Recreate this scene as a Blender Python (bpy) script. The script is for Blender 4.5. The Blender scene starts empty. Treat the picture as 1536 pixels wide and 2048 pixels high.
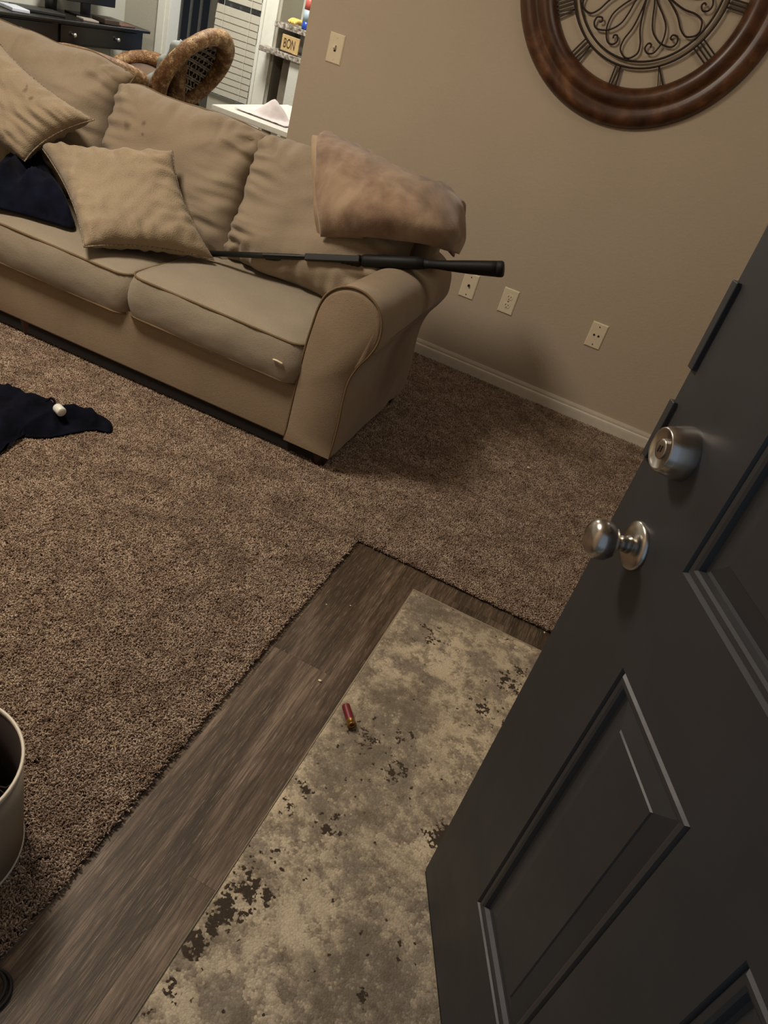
import bpy, bmesh, math, random
from mathutils import Vector, Matrix, noise
random.seed(7)
PI = math.pi
S = bpy.context.scene
COL = S.collection

# ------------------------------------------------------------------ camera
F_PX = 1540.0
RGT = Vector((0.8917851554503016, 0.367766426366783, 0.2635661058556035))
DWN = Vector((0.4149261130810036, -0.43243177296914115, -0.8005242547295212))
FWD = Vector((-0.18043158593209732, 0.8232561067882648, -0.5382321296929954))
CAM = Vector((0, 0, 1.42))
cd = bpy.data.cameras.new('camera'); cam = bpy.data.objects.new('camera', cd); COL.objects.link(cam)
cd.sensor_fit = 'VERTICAL'; cd.sensor_height = 36.0; cd.sensor_width = 27.0
cd.lens = F_PX / 2048.0 * 36.0
cd.clip_start = 0.02
R3 = Matrix((RGT, -DWN, -FWD)).transposed()
cam.matrix_world = Matrix.Translation(CAM) @ R3.to_4x4()
S.camera = cam

def P(x, y, ax, v):
    """point of the plane (axis ax = v) seen at photo pixel x, y: used to measure real positions"""
    d = RGT * (x - 768) + DWN * (y - 1024) + FWD * F_PX
    t = (v - CAM[ax]) / d[ax]
    return CAM + d * t

# ------------------------------------------------------------------ world, lights, exposure
w = bpy.data.worlds.new('world'); S.world = w; w.use_nodes = True
w.node_tree.nodes['Background'].inputs[0].default_value = (0.60, 0.76, 1.0, 1)
w.node_tree.nodes['Background'].inputs[1].default_value = 0.34

def area(name, loc, target, size, power, color, spread=180, size_y=None):
    l = bpy.data.lights.new(name, 'AREA'); l.energy = power; l.color = color
    l.shape = 'RECTANGLE' if size_y else 'DISK'; l.size = size
    if size_y: l.size_y = size_y
    l.spread = math.radians(spread)
    o = bpy.data.objects.new(name, l); COL.objects.link(o); o.location = loc
    o.rotation_euler = (Vector(target) - Vector(loc)).to_track_quat('-Z', 'Y').to_euler()
    return o
area('living_ceiling_lamp', (-2.0, 1.35, 2.52), (-1.9, 1.4, 0), 0.62, 62, (1.0, 0.885, 0.75))
area('entry_fill_light', (0.45, 2.45, 2.52), (0.45, 2.45, 0), 0.9, 7, (1.0, 0.90, 0.76))  # unseen fill light, added to soften the shade right of the sofa
area('dining_ceiling_lamp', (-3.0, 4.75, 2.50), (-3.0, 4.75, 0), 0.6, 62, (1.0, 0.96, 0.87))
area('patio_daylight', (-3.75, 6.9, 1.9), (-3.5, 5.0, 0.8), 1.0, 14, (0.85, 0.93, 1.0))

S.view_settings.view_transform = 'Standard'
S.view_settings.look = 'None'
S.view_settings.gamma = 1.0
S.view_settings.use_curve_mapping = False
S.view_settings.exposure = 0.0
S.cycles.use_denoising = True
S.cycles.max_bounces = 8

# ------------------------------------------------------------------ helpers
def lin(r, g, b):
    f = lambda c: ((c / 255 + 0.055) / 1.055) ** 2.4 if c > 10 else c / 255 / 12.92
    return (f(r), f(g), f(b), 1)

class NT:
    def __init__(s, name, rough=0.7, metal=0.0, spec=0.5, sheen=0.0):
        s.m = bpy.data.materials.new(name); s.m.use_nodes = True
        s.t = s.m.node_tree; s.n = s.t.nodes; s.b = s.n['Principled BSDF']
        s.b.inputs['Roughness'].default_value = rough; s.b.inputs['Metallic'].default_value = metal
        s.b.inputs['Specular IOR Level'].default_value = spec
        if sheen:
            s.b.inputs['Sheen Weight'].default_value = sheen; s.b.inputs['Sheen Roughness'].default_value = 0.5
        s.co = None
    def l(s, a, b): s.t.links.new(a, b)
    def coord(s, scale=(1, 1, 1), kind='Object', rot=(0, 0, 0), warp=0.0):
        tc = s.n.new('ShaderNodeTexCoord'); mp = s.n.new('ShaderNodeMapping')
        mp.inputs['Scale'].default_value = scale; mp.inputs['Rotation'].default_value = rot
        s.l(tc.outputs[kind], mp.inputs['Vector']); return mp.outputs[0]
    def noise(s, vec, scale, detail=4, rough=0.55, dist=0.0):
        t = s.n.new('ShaderNodeTexNoise'); t.inputs['Scale'].default_value = scale
        t.inputs['Detail'].default_value = detail; t.inputs['Roughness'].default_value = rough
        t.inputs['Distortion'].default_value = dist; s.l(vec, t.inputs['Vector']); return t.outputs['Fac']
    def ramp(s, fac, stops, interp='LINEAR'):
        r = s.n.new('ShaderNodeValToRGB'); e = r.color_ramp.elements; r.color_ramp.interpolation = interp
        while len(e) < len(stops): e.new(0.5)
        for k, (p, c) in enumerate(stops): e[k].position = p; e[k].color = c
        s.l(fac, r.inputs[0]); return r.outputs[0]
    def mix(s, fac, a, b, mode='MIX'):
        m = s.n.new('ShaderNodeMix'); m.data_type = 'RGBA'; m.blend_type = mode
        for sock, v in ((m.inputs[0], fac), (m.inputs[6], a), (m.inputs[7], b)):
            if hasattr(v, 'is_linked'): s.l(v, sock)
            else: sock.default_value = v
        return m.outputs[2]
    def math(s, op, a, b=0.0):
        m = s.n.new('ShaderNodeMath'); m.operation = op
        for sock, v in ((m.inputs[0], a), (m.inputs[1], b)):
            if hasattr(v, 'is_linked'): s.l(v, sock)
            else: sock.default_value = v
        return m.outputs[0]
    def color(s, c):
        if hasattr(c, 'is_linked'): s.l(c, s.b.inputs['Base Color'])
        else: s.b.inputs['Base Color'].default_value = c
        return s
    def bump(s, h, strength=0.3, dist=0.002):
        b = s.n.new('ShaderNodeBump'); b.inputs['Strength'].default_value = strength
        b.inputs['Distance'].default_value = dist; s.l(h, b.inputs['Height'])
        s.l(b.outputs[0], s.b.inputs['Normal']); return s

def plain(name, rgb, rough=0.6, metal=0.0, var=0.06, scale=30, bump=0.0, spec=0.5, sheen=0.0):
    n = NT(name, rough, metal, spec, sheen); v = n.coord(); f = n.noise(v, scale)
    c = lin(*rgb); d = tuple(x * (1 - var * 2) for x in c[:3]) + (1,)
    n.color(n.ramp(f, [(0.3, d), (0.7, c)]))
    if bump: n.bump(f, bump, 0.002)
    return n.m

def fabric(name, rgb, stain=(110, 84, 55), weave=0.5, vary=0.35, sc=420, spots=()):
    n = NT(name, 0.92, 0, 0.15, 0.15); v = n.coord()
    a = n.noise(v, 5, 5, 0.6); b = n.noise(v, 1.7, 3)
    c = lin(*rgb); s_ = lin(*stain)
    base = n.mix(n.ramp(a, [(0.35, (0, 0, 0, 1)), (0.75, (1, 1, 1, 1))]), c, tuple(x * 0.82 for x in c[:3]) + (1,))
    base = n.mix(n.math('MULTIPLY', n.ramp(b, [(0.5, (0, 0, 0, 1)), (0.72, (1, 1, 1, 1))]), vary), base, s_)
    wv = n.n.new('ShaderNodeTexVoronoi'); wv.inputs['Scale'].default_value = sc; n.l(v, wv.inputs['Vector'])
    base = n.mix(n.math('MULTIPLY', wv.outputs['Distance'], 0.5), base, tuple(x * 0.55 for x in c[:3]) + (1,))
    for (sx, sz, sr) in spots:      # small stains that sit on the cloth
        vm = n.n.new('ShaderNodeVectorMath'); vm.operation = 'MULTIPLY'; n.l(v, vm.inputs[0]); vm.inputs[1].default_value = (1, 0, 1)
        vd_ = n.n.new('ShaderNodeVectorMath'); vd_.operation = 'DISTANCE'; n.l(vm.outputs[0], vd_.inputs[0]); vd_.inputs[1].default_value = (sx, 0, sz)
        dd = n.math('ADD', vd_.outputs['Value'], n.math('MULTIPLY', n.noise(v, 60, 3), sr * .9))
        mr = n.n.new('ShaderNodeMapRange'); mr.inputs[1].default_value = sr * 1.6; mr.inputs[2].default_value = sr * .7; mr.inputs[3].default_value = 0; mr.inputs[4].default_value = 0.6; n.l(dd, mr.inputs[0])
        base = n.mix(mr.outputs[0], base, lin(70, 54, 40))
    n.color(base)
    n.bump(n.math('ADD', wv.outputs['Distance'], n.noise(v, 60, 3)), weave, 0.0015)
    return n.m

M = {}
def wall_mat(name, rgb):
    n = NT(name, 0.75, 0, 0.25); v = n.coord()
    f = n.noise(v, 2.2, 3); c = lin(*rgb)
    n.color(n.ramp(f, [(0.3, tuple(x * 0.95 for x in c[:3]) + (1,)), (0.7, c)]))
    n.bump(n.noise(v, 95, 3, 0.5), 0.6, 0.0016); return n.m
M['wall'] = wall_mat('tan_wall_paint', (184, 168, 146))
M['wall_grey'] = wall_mat('grey_wall_paint', (176, 172, 158))
M['wall_light'] = wall_mat('pale_wall_paint', (205, 206, 196))
M['ceiling'] = wall_mat('ceiling_paint', (215, 205, 190))
M['trim'] = plain('white_trim_paint', (214, 204, 186), 0.4, var=0.04)
M['trimw'] = plain('bright_trim_paint', (226, 226, 216), 0.4, var=0.03)
M['sofa'] = fabric('beige_sofa_fabric', (154, 138, 116), (122, 96, 68), 0.6, 0.35, 420, [(-1.17, 0.80, .012), (-1.16, 0.765, .007), (-1.02, 0.665, .008), (-1.24, 0.77, .02)])
M['sofa_seat'] = fabric('beige_seat_fabric', (153, 141, 121), (128, 108, 82), 0.5, 0.25)
M['sofa_arm'] = fabric('worn_arm_fabric', (148, 129, 104), (108, 76, 50), 0.4, 0.75)
M['piping'] = plain('sofa_piping', (112, 90, 62), 0.9, var=0.1)
M['pillow'] = fabric('pillow_fabric', (156, 139, 114), (128, 108, 84), 0.7, 0.15, 260)
M['pillow_stained'] = fabric('pillow_fabric_stained', (156, 139, 114), (128, 108, 84), 0.7, 0.3, 260, [(0.125, 0.225, .010), (0.155, 0.205, .008), (0.118, 0.235, .005)])
M['braid'] = plain('pillow_braid', (168, 148, 118), 0.8, var=0.5, scale=200)
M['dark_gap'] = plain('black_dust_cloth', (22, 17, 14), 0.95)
M['foot'] = plain('dark_cherry_foot', (52, 24, 18), 0.4)

def throw_mat():
    n = NT('plush_throw', 0.85, 0, 0.2, 0.25); v = n.coord()
    a = n.noise(v, 7, 4, 0.6, 0.5)
    n.color(n.ramp(a, [(0.32, lin(112, 90, 72)), (0.5, lin(138, 114, 92)), (0.68, lin(158, 135, 110))]))
    n.bump(n.noise(v, 240, 3), 0.5, 0.002); return n.m
M['throw'] = throw_mat()
M['throw_light'] = plain('throw_back', (158, 134, 104), 0.9, bump=0.2)
M['navy'] = plain('navy_cloth', (17, 20, 36), 0.95, var=0.35, scale=16, bump=1.0, spec=0.1, sheen=0.02)
M['navy2'] = plain('navy_knit', (15, 17, 30), 0.95, var=0.35, scale=18, bump=1.0, spec=0.1)
M['gun'] = plain('black_polymer', (20, 22, 20), 0.6, var=0.15, scale=60, spec=0.3)
M['gunmetal'] = plain('blued_steel', (20, 22, 21), 0.5, 0.2, var=0.1)
M['nickel'] = plain('satin_nickel', (190, 184, 176), 0.25, 1.0, var=0.05)
M['plate'] = plain('ivory_plastic', (228, 212, 182), 0.35, var=0.03)
M['hole'] = plain('dark_slot', (22, 16, 12), 0.8)
M['black'] = plain('black_lacquer', (18, 15, 14), 0.25, var=0.2)
M['blackmatte'] = plain('matte_black', (14, 13, 13), 0.7)
M['silver'] = plain('silver_knob', (220, 220, 214), 0.25, 0.8)

def door_mat():
    n = NT('charcoal_door_paint', 0.36, 0, 0.5); v = n.coord()
    a = n.noise(v, 3, 4)
    n.color(n.ramp(a, [(0.3, lin(43, 43, 44)), (0.7, lin(52, 52, 53))]))
    n.bump(n.noise(v, 45, 4), 0.12, 0.0015)
    r = n.ramp(n.noise(v, 9, 4), [(0.3, (0.40,) * 3 + (1,)), (0.7, (0.55,) * 3 + (1,))])
    n.l(r, n.b.inputs['Roughness']); return n.m
M['door'] = door_mat()

def wood_mat():
    n = NT('vinyl_plank', 0.5, 0, 0.35)
    oi = n.n.new('ShaderNodeObjectInfo')
    tc = n.n.new('ShaderNodeTexCoord'); mp = n.n.new('ShaderNodeMapping')
    n.l(tc.outputs['Object'], mp.inputs['Vector'])
    cmb = n.n.new('ShaderNodeCombineXYZ')
    n.l(n.math('MULTIPLY', oi.outputs['Random'], 37.0), cmb.inputs[2]); n.l(n.math('MULTIPLY', oi.outputs['Random'], 11.0), cmb.inputs[0])
    n.l(cmb.outputs[0], mp.inputs['Location'])
    def sc(v, s):
        m2 = n.n.new('ShaderNodeMapping'); m2.inputs['Scale'].default_value = s; n.l(v, m2.inputs['Vector']); return m2.outputs[0]
    v = mp.outputs[0]
    W = lambda t: (t, t, t, 1)
    big = n.noise(sc(v, (9, 1.3, 3)), 1.0, 5, 0.6, 1.6)
    # cathedral figure: contour lines of a stretched noise field
    fld = n.noise(sc(v, (7.0, 1.1, 3)), 1.0, 2, 0.4, 0.8)
    ringf = n.math('FRACT', n.math('MULTIPLY', fld, 15.0)); ring = n.ramp(ringf, [(0.0, W(0.9)), (0.22, W(0.15)), (0.8, W(0)), (1.0, W(0.9))])
    figm = n.ramp(n.noise(sc(v, (6, 1.0, 3)), 1.0, 2), [(0.48, W(0)), (0.62, W(0.7))])
    fine = n.noise(sc(v, (170, 7, 20)), 1.0, 4, 0.7, 0.5)
    fib = n.noise(sc(v, (520, 20, 40)), 1.0, 2, 0.6)
    c = n.ramp(big, [(0.30, lin(60, 48, 37)), (0.46, lin(84, 69, 55)), (0.58, lin(108, 91, 75)), (0.72, lin(136, 117, 99))])
    c = n.mix(n.math('MULTIPLY', ring, figm), c, lin(48, 38, 29))
    c = n.mix(n.ramp(fine, [(0.42, W(0.65)), (0.58, W(0))]), c, lin(46, 37, 28))
    c = n.mix(n.ramp(fib, [(0.58, W(0)), (0.72, W(0.5))]), c, lin(156, 140, 120))
    tint = n.ramp(oi.outputs['Random'], [(0, (0.82, 0.82, 0.80, 1)), (1, (1.22, 1.2, 1.18, 1))])
    n.color(n.mix(1.0, c, tint, 'MULTIPLY'))
    n.bump(n.math('ADD', fine, fib), 0.25, 0.001); return n.m
M['wood'] = wood_mat()

def rug_mat():
    n = NT('distressed_rug', 0.95, 0, 0.1, 0.1); v0 = n.coord()
    vo = n.n.new('ShaderNodeTexVoronoi'); vo.inputs['Scale'].default_value = 215; n.l(v0, vo.inputs['Vector'])
    sep = n.n.new('ShaderNodeVectorMath'); sep.operation = 'ADD'
    # tufts: every cell takes one colour; jitter keeps the patch outlines ragged
    n.l(vo.outputs['Position'], sep.inputs[0]); sep.inputs[1].default_value = (3.1, 1.7, 0.4)
    v = sep.outputs[0]
    W = lambda t: (t, t, t, 1)
    a = n.noise(v, 4.0, 10, 0.72, 0.2); e = n.noise(v, 7.5, 8, 0.75); b = n.noise(v, 3.4, 3, 0.5); g = n.noise(v, 26, 6, 0.8)
    c = n.ramp(a, [(0.40, lin(126, 115, 98)), (0.46, lin(156, 143, 122)), (0.52, lin(190, 174, 148)), (0.60, lin(210, 193, 165))])
    c = n.mix(n.ramp(e, [(0.49, W(0)), (0.56, W(0.85))]), c, lin(134, 123, 108))
    c = n.mix(n.ramp(g, [(0.50, W(0)), (0.60, W(0.7))]), c, lin(110, 98, 82))
    c = n.mix(n.ramp(g, [(0.36, W(0.6)), (0.46, W(0))]), c, lin(208, 192, 162))
    # the printed islands of dark wear, in rug coordinates (metres), radius and strength
    isl = None
    for (ix, iy, ir, st) in RUG_ISLANDS:
        dn = n.n.new('ShaderNodeVectorMath'); dn.operation = 'DISTANCE'; n.l(v0, dn.inputs[0]); dn.inputs[1].default_value = (ix, iy, 0.006)
        mr = n.n.new('ShaderNodeMapRange'); mr.inputs[1].default_value = ir * 1.5; mr.inputs[2].default_value = 0.0; mr.inputs[3].default_value = 0; mr.inputs[4].default_value = st
        n.l(dn.outputs['Value'], mr.inputs[0]); isl = mr.outputs[0] if isl is None else n.math('MAXIMUM', isl, mr.outputs[0])
    sp = n.noise(v, 44, 5, 0.7, 0.4)
    spk = n.ramp(n.math('ADD', sp, n.math('MULTIPLY', isl, 0.23)), [(0.645, W(0)), (0.665, W(1))])
    c = n.mix(spk, c, lin(62, 52, 43))
    c = n.mix(n.math('MULTIPLY', vo.outputs['Distance'], 0.30), c, lin(84, 72, 56))
    n.color(c)
    n.bump(n.math('SUBTRACT', n.math('ADD', n.noise(v0, 300, 3, 0.7), n.math('MULTIPLY', vo.outputs['Distance'], -0.5)), n.math('MULTIPLY', spk, 1.0)), 0.6, 0.003); return n.m
RUG_ISLANDS = []
for px_, py_, ir_, st_ in ((495, 1775, .045, 1.0), (450, 1825, .04, 1.0), (395, 1880, .045, .95), (665, 1655, .035, .9), (575, 1615, .022, .9), (612, 1578, .018, .9), (790, 1540, .035, .9), (812, 1480, .022, .85), (880, 1675, .045, 1.0), (1015, 1365, .05, .8), (975, 1420, .04, .7), (735, 1475, .05, .6), (860, 1270, .05, .55), (545, 1715, .03, .6), (722, 1992, .012, .9), (340, 1960, .05, .55), (800, 1900, .03, .5), (1040, 1345, .03, .9)):
    q_ = P(px_, py_, 2, .006); RUG_ISLANDS.append((q_.x + 0.243, q_.y - 0.26, ir_, st_))
M['rug'] = rug_mat()
M['rugedge'] = plain('rug_binding', (160, 145, 118), 0.9, var=0.15, scale=200)

def carpet_mat():
    n = NT('carpet_yarn', 0.95, 0, 0.1); oi = n.n.new('ShaderNodeObjectInfo')
    g = n.n.new('ShaderNodeNewGeometry'); p = n.noise(g.outputs['Position'], 9.0, 5, 0.65)
    c = n.ramp(oi.outputs['Random'], [(0.0, lin(96, 76, 63)), (0.35, lin(146, 125, 107)), (0.7, lin(172, 151, 131)), (1.0, lin(206, 186, 164))])
    c = n.mix(n.ramp(p, [(0.42, (0.0,) * 3 + (1,)), (0.66, (0.55,) * 3 + (1,))]), c, lin(104, 84, 69))  # pile shading put into the yarn colour as darker patches
    n.color(c); return n.m
M['carpet'] = carpet_mat()
M['carpet_base'] = plain('carpet_backing', (92, 74, 60), 0.95, var=0.3, scale=200, bump=0.4)

def granite():
    n = NT('granite', 0.25, 0, 0.5); v = n.coord(); a = n.noise(v, 45, 5, 0.7)
    n.color(n.ramp(a, [(0.35, lin(74, 66, 62)), (0.47, lin(130, 120, 112)), (0.56, lin(176, 168, 158)), (0.66, lin(200, 194, 184))])); return n.m
M['granite'] = granite()
def rattan():
    n = NT('woven_rattan', 0.62, 0, 0.4); v = n.coord(); a = n.noise(v, 22, 5, 0.7); b = n.noise(v, 150, 3)
    c = n.ramp(a, [(0.35, lin(100, 68, 40)), (0.5, lin(142, 104, 66)), (0.65, lin(204, 172, 126))])
    n.color(n.mix(n.ramp(b, [(0.35, (0.8,) * 3 + (1,)), (0.6, (0, 0, 0, 1))]), c, lin(74, 46, 26)))
    n.bump(b, 0.6, 0.004); return n.m
M['rattan'] = rattan()
M['wicker'] = plain('grey_wicker', (186, 172, 156), 0.6, var=0.35, scale=60, bump=0.3)
def frame_wood():
    n = NT('clock_wood', 0.33, 0, 0.5); v = n.coord(); a = n.noise(v, 9, 5, 0.6, 0.8)
    n.color(n.ramp(a, [(0.3, lin(48, 28, 17)), (0.55, lin(82, 50, 30)), (0.75, lin(120, 82, 50))]))
    n.bump(n.noise(v, 90, 3), 0.1, 0.001)
    return n.m
M['clockwood'] = frame_wood()
M['iron'] = plain('dark_iron', (44, 30, 20), 0.5, 0.3)
M['shade'] = plain('linen_shade', (142, 130, 112), 0.9, var=0.04, scale=300, bump=0.1)
M['lining'] = plain('dark_shade_lining', (46, 34, 30), 0.9)
M['red'] = plain('red_hull', (112, 20, 28), 0.4, var=0.1)
M['brass'] = plain('brass', (168, 128, 66), 0.3, 0.9)

def new_obj(name, me, mat=None, parent=None, smooth=True):
    o = bpy.data.objects.new(name, me); COL.objects.link(o)
    if mat is not None: me.materials.append(mat)
    if smooth:
        for p in me.polygons: p.use_smooth = True
    if parent is not None: o.parent = parent
    return o
def link(name, bm, mat, parent=None, off=None, smooth=False, auto=None, bevel=0, label=None):
    """link a bmesh as one object; off = world place of the parent's origin when the mesh is built in world coordinates"""
    if off is not None:
        bmesh.ops.translate(bm, vec=-Vector(off), verts=bm.verts)
    bmesh.ops.recalc_face_normals(bm, faces=bm.faces)
    me = bpy.data.meshes.new(name); bm.to_mesh(me); bm.free()
    o = new_obj(name, me, M[mat] if isinstance(mat, str) else mat, parent, smooth)
    if bevel:
        b = o.modifiers.new('bevel', 'BEVEL'); b.width = bevel; b.segments = 2; b.limit_method = 'ANGLE'; b.angle_limit = 0.6
        for p in me.polygons: p.use_smooth = True
        o.modifiers.new('wn', 'WEIGHTED_NORMAL')
    if label: o['label'] = label
    return o
def tag(o, label, cat, group=None, kind=None):
    o['label'] = label; o['category'] = cat
    if group: o['group'] = group
    if kind: o['kind'] = kind
    return o
def thing(name, loc, label, cat, rotz=0, group=None):
    o = bpy.data.objects.new(name, None); COL.objects.link(o); o.empty_display_size = 0.1
    o.location = loc; o.rotation_euler = (0, 0, rotz); return tag(o, label, cat, group)
def struct(name, bm, mat, **k):
    o = link(name, bm, mat, **k); o['kind'] = 'structure'; return o
def box(bm, x0, x1, y0, y1, z0, z1, mat4=None):
    vs = [bm.verts.new((x, y, z)) for z in (z0, z1) for y in (y0, y1) for x in (x0, x1)]
    for f in ((0, 2, 3, 1), (4, 5, 7, 6), (0, 1, 5, 4), (2, 6, 7, 3), (0, 4, 6, 2), (1, 3, 7, 5)):
        bm.faces.new([vs[i] for i in f])
    if mat4 is not None:
        for v in vs: v.co = mat4 @ v.co
    return vs
def B(*a, **k):
    bm = bmesh.new(); box(bm, *a, **k); return bm
def tube(bm, pts, r, n=8, closed=False, cap=True):
    pts = [Vector(p) for p in pts]; N = len(pts); rings = []
    rr = r if isinstance(r, (list, tuple)) else [r] * N
    up = None
    for i, p in enumerate(pts):
        a = pts[i - 1] if (i > 0 or closed) else p; b = pts[(i + 1) % N] if (i < N - 1 or closed) else p
        t = (b - a).normalized()
        if up is None:
            up = t.orthogonal().normalized()
        up = (up - t * up.dot(t)); up = up.normalized() if up.length > 1e-6 else t.orthogonal().normalized()
        s = t.cross(up)
        rings.append([bm.verts.new(p + (up * math.cos(k * 2 * PI / n) + s * math.sin(k * 2 * PI / n)) * rr[i]) for k in range(n)])
    for i in range(N if closed else N - 1):
        A, Bq = rings[i], rings[(i + 1) % N]
        sh = 0
        if closed and i == N - 1:
            sh = min(range(n), key=lambda q: (A[0].co - Bq[q].co).length)
        for k in range(n):
            bm.faces.new((A[k], A[(k + 1) % n], Bq[(k + 1 + sh) % n], Bq[(k + sh) % n]))
    if cap and not closed:
        bm.faces.new(rings[0][::-1]); bm.faces.new(rings[-1])
def T(pts, r, n=8, closed=False):
    bm = bmesh.new(); tube(bm, pts, r, n, closed); return bm
def lathe(bm, prof, n=32, mat4=None, closed=False):
    """prof: (radius, height) pairs around +Z"""
    rings = []
    for r, h in prof:
        if r < 1e-6: rings.append([bm.verts.new((0, 0, h))])
        else: rings.append([bm.verts.new((r * math.cos(2 * PI * k / n), r * math.sin(2 * PI * k / n), h)) for k in range(n)])
    R = len(rings)
    for i in range(R if closed else R - 1):
        a, b = rings[i], rings[(i + 1) % R]
        for k in range(n):
            q = [a[k % len(a)], a[(k + 1) % len(a)], b[(k + 1) % len(b)], b[k % len(b)]]
            q2 = []
            for v in q:
                if v not in q2: q2.append(v)
            if len(q2) > 2: bm.faces.new(q2)
    if mat4 is not None:
        for rg in rings:
            for v in rg: v.co = mat4 @ v.co
def frame_m(c, x, y, z=None):
    x = Vector(x).normalized(); y = Vector(y); y = (y - x * y.dot(x)).normalized(); z = x.cross(y)
    m = Matrix((x, y, z)).transposed().to_4x4(); m.translation = Vector(c); return m
def catmull(pts, n=6, closed=False):
    pts = [Vector(p) for p in pts]; out = []; N = len(pts)
    for i in range(N if closed else N - 1):
        g = (lambda k: pts[k % N]) if closed else (lambda k: pts[max(0, min(N - 1, k))])
        p0, p1, p2, p3 = g(i - 1), g(i), g(i + 1), g(i + 2)
        for k in range(n):
            t = k / n
            out.append(0.5 * ((2 * p1) + (p2 - p0) * t + (2 * p0 - 5 * p1 + 4 * p2 - p3) * t * t + (3 * p1 - p0 - 3 * p2 + p3) * t ** 3))
    if not closed: out.append(pts[-1])
    return out
def copy_tree(o, parent=None):
    c = o.copy(); COL.objects.link(c); c.parent = parent
    for ch in list(o.children): copy_tree(ch, c)
    return c

# ------------------------------------------------------------------ room shell
WY = 3.627            # face of the clock wall
floor = struct('floor', B(-4.6, 2.1, 0.05, 7.4, -0.08, -0.004), 'carpet_base')
struct('wall_back', B(-1.82, 2.0, WY, WY + 0.13, 0, 2.6), 'wall')
struct('wall_left', B(-4.52, -4.40, 0.20, 5.76, 0, 2.6), 'wall_light')
struct('wall_right', B(2.0, 2.12, 0.20, WY + 0.13, 0, 2.6), 'wall')
bm = bmesh.new(); box(bm, -4.4, -0.45, 0.05, 0.20, 0, 2.6); box(bm, 0.54, 2.0, 0.05, 0.20, 0, 2.6); box(bm, -0.45, 0.54, 0.05, 0.20, 2.06, 2.6)
struct('wall_front', bm, 'wall')
struct('ceiling', B(-4.52, 2.12, 0.05, 7.0, 2.6, 2.7), 'ceiling')
# far wall of the dining room with its doorway, kitchen beyond to the right
FY = 5.75
bm = bmesh.new(); box(bm, -4.4, -4.02, FY, FY + 0.12, 0, 2.6); box(bm, -4.02, -3.17, FY, FY + 0.12, 2.06, 2.6); box(bm, -3.17, -3.10, FY, 6.06, 0, 2.6)
struct('wall_far', bm, 'wall_grey')
struct('wall_kitchen', B(-3.17, -1.0, 6.06, 6.16, 0, 2.6), 'wall_light')
struct('wall_kitchen_side', B(-1.2, -1.1, WY + 0.13, 6.06, 0, 2.6), 'wall_light')
# baseboard along the clock wall (two pieces: board and bead)
bm = bmesh.new()
prof = [(0, 0), (0, 0.083), (-0.006, 0.083), (-0.008, 0.072), (-0.007, 0.062), (-0.013, 0.058), (-0.014, 0.050), (-0.015, 0.0)]
a = [bm.verts.new((-1.82, WY + y, z)) for y, z in prof]; b = [bm.verts.new((2.0, WY + y, z)) for y, z in prof]
for i in range(len(prof)): bm.faces.new((a[i], a[(i + 1) % len(prof)], b[(i + 1) % len(prof)], b[i]))
bm.faces.new(a[::-1]); bm.faces.new(b)
struct('baseboard_back', bm, 'trim')
struct('baseboard_left', B(-4.4, -4.386, 0.2, FY, 0, 0.083), 'trimw')
# door frame of the front entry
bm = bmesh.new(); box(bm, -0.45, -0.425, 0.05, 0.215, 0, 2.06); box(bm, 0.515, 0.54, 0.05, 0.20, 0, 2.06); box(bm, -0.45, 0.54, 0.05, 0.21, 2.035, 2.06)
struct('trim_1', bm, 'trim')
# ground outside
struct('porch', B(-2.0, 2.0, -2.2, 0.05, -0.12, -0.03), 'wall_grey')

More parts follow.
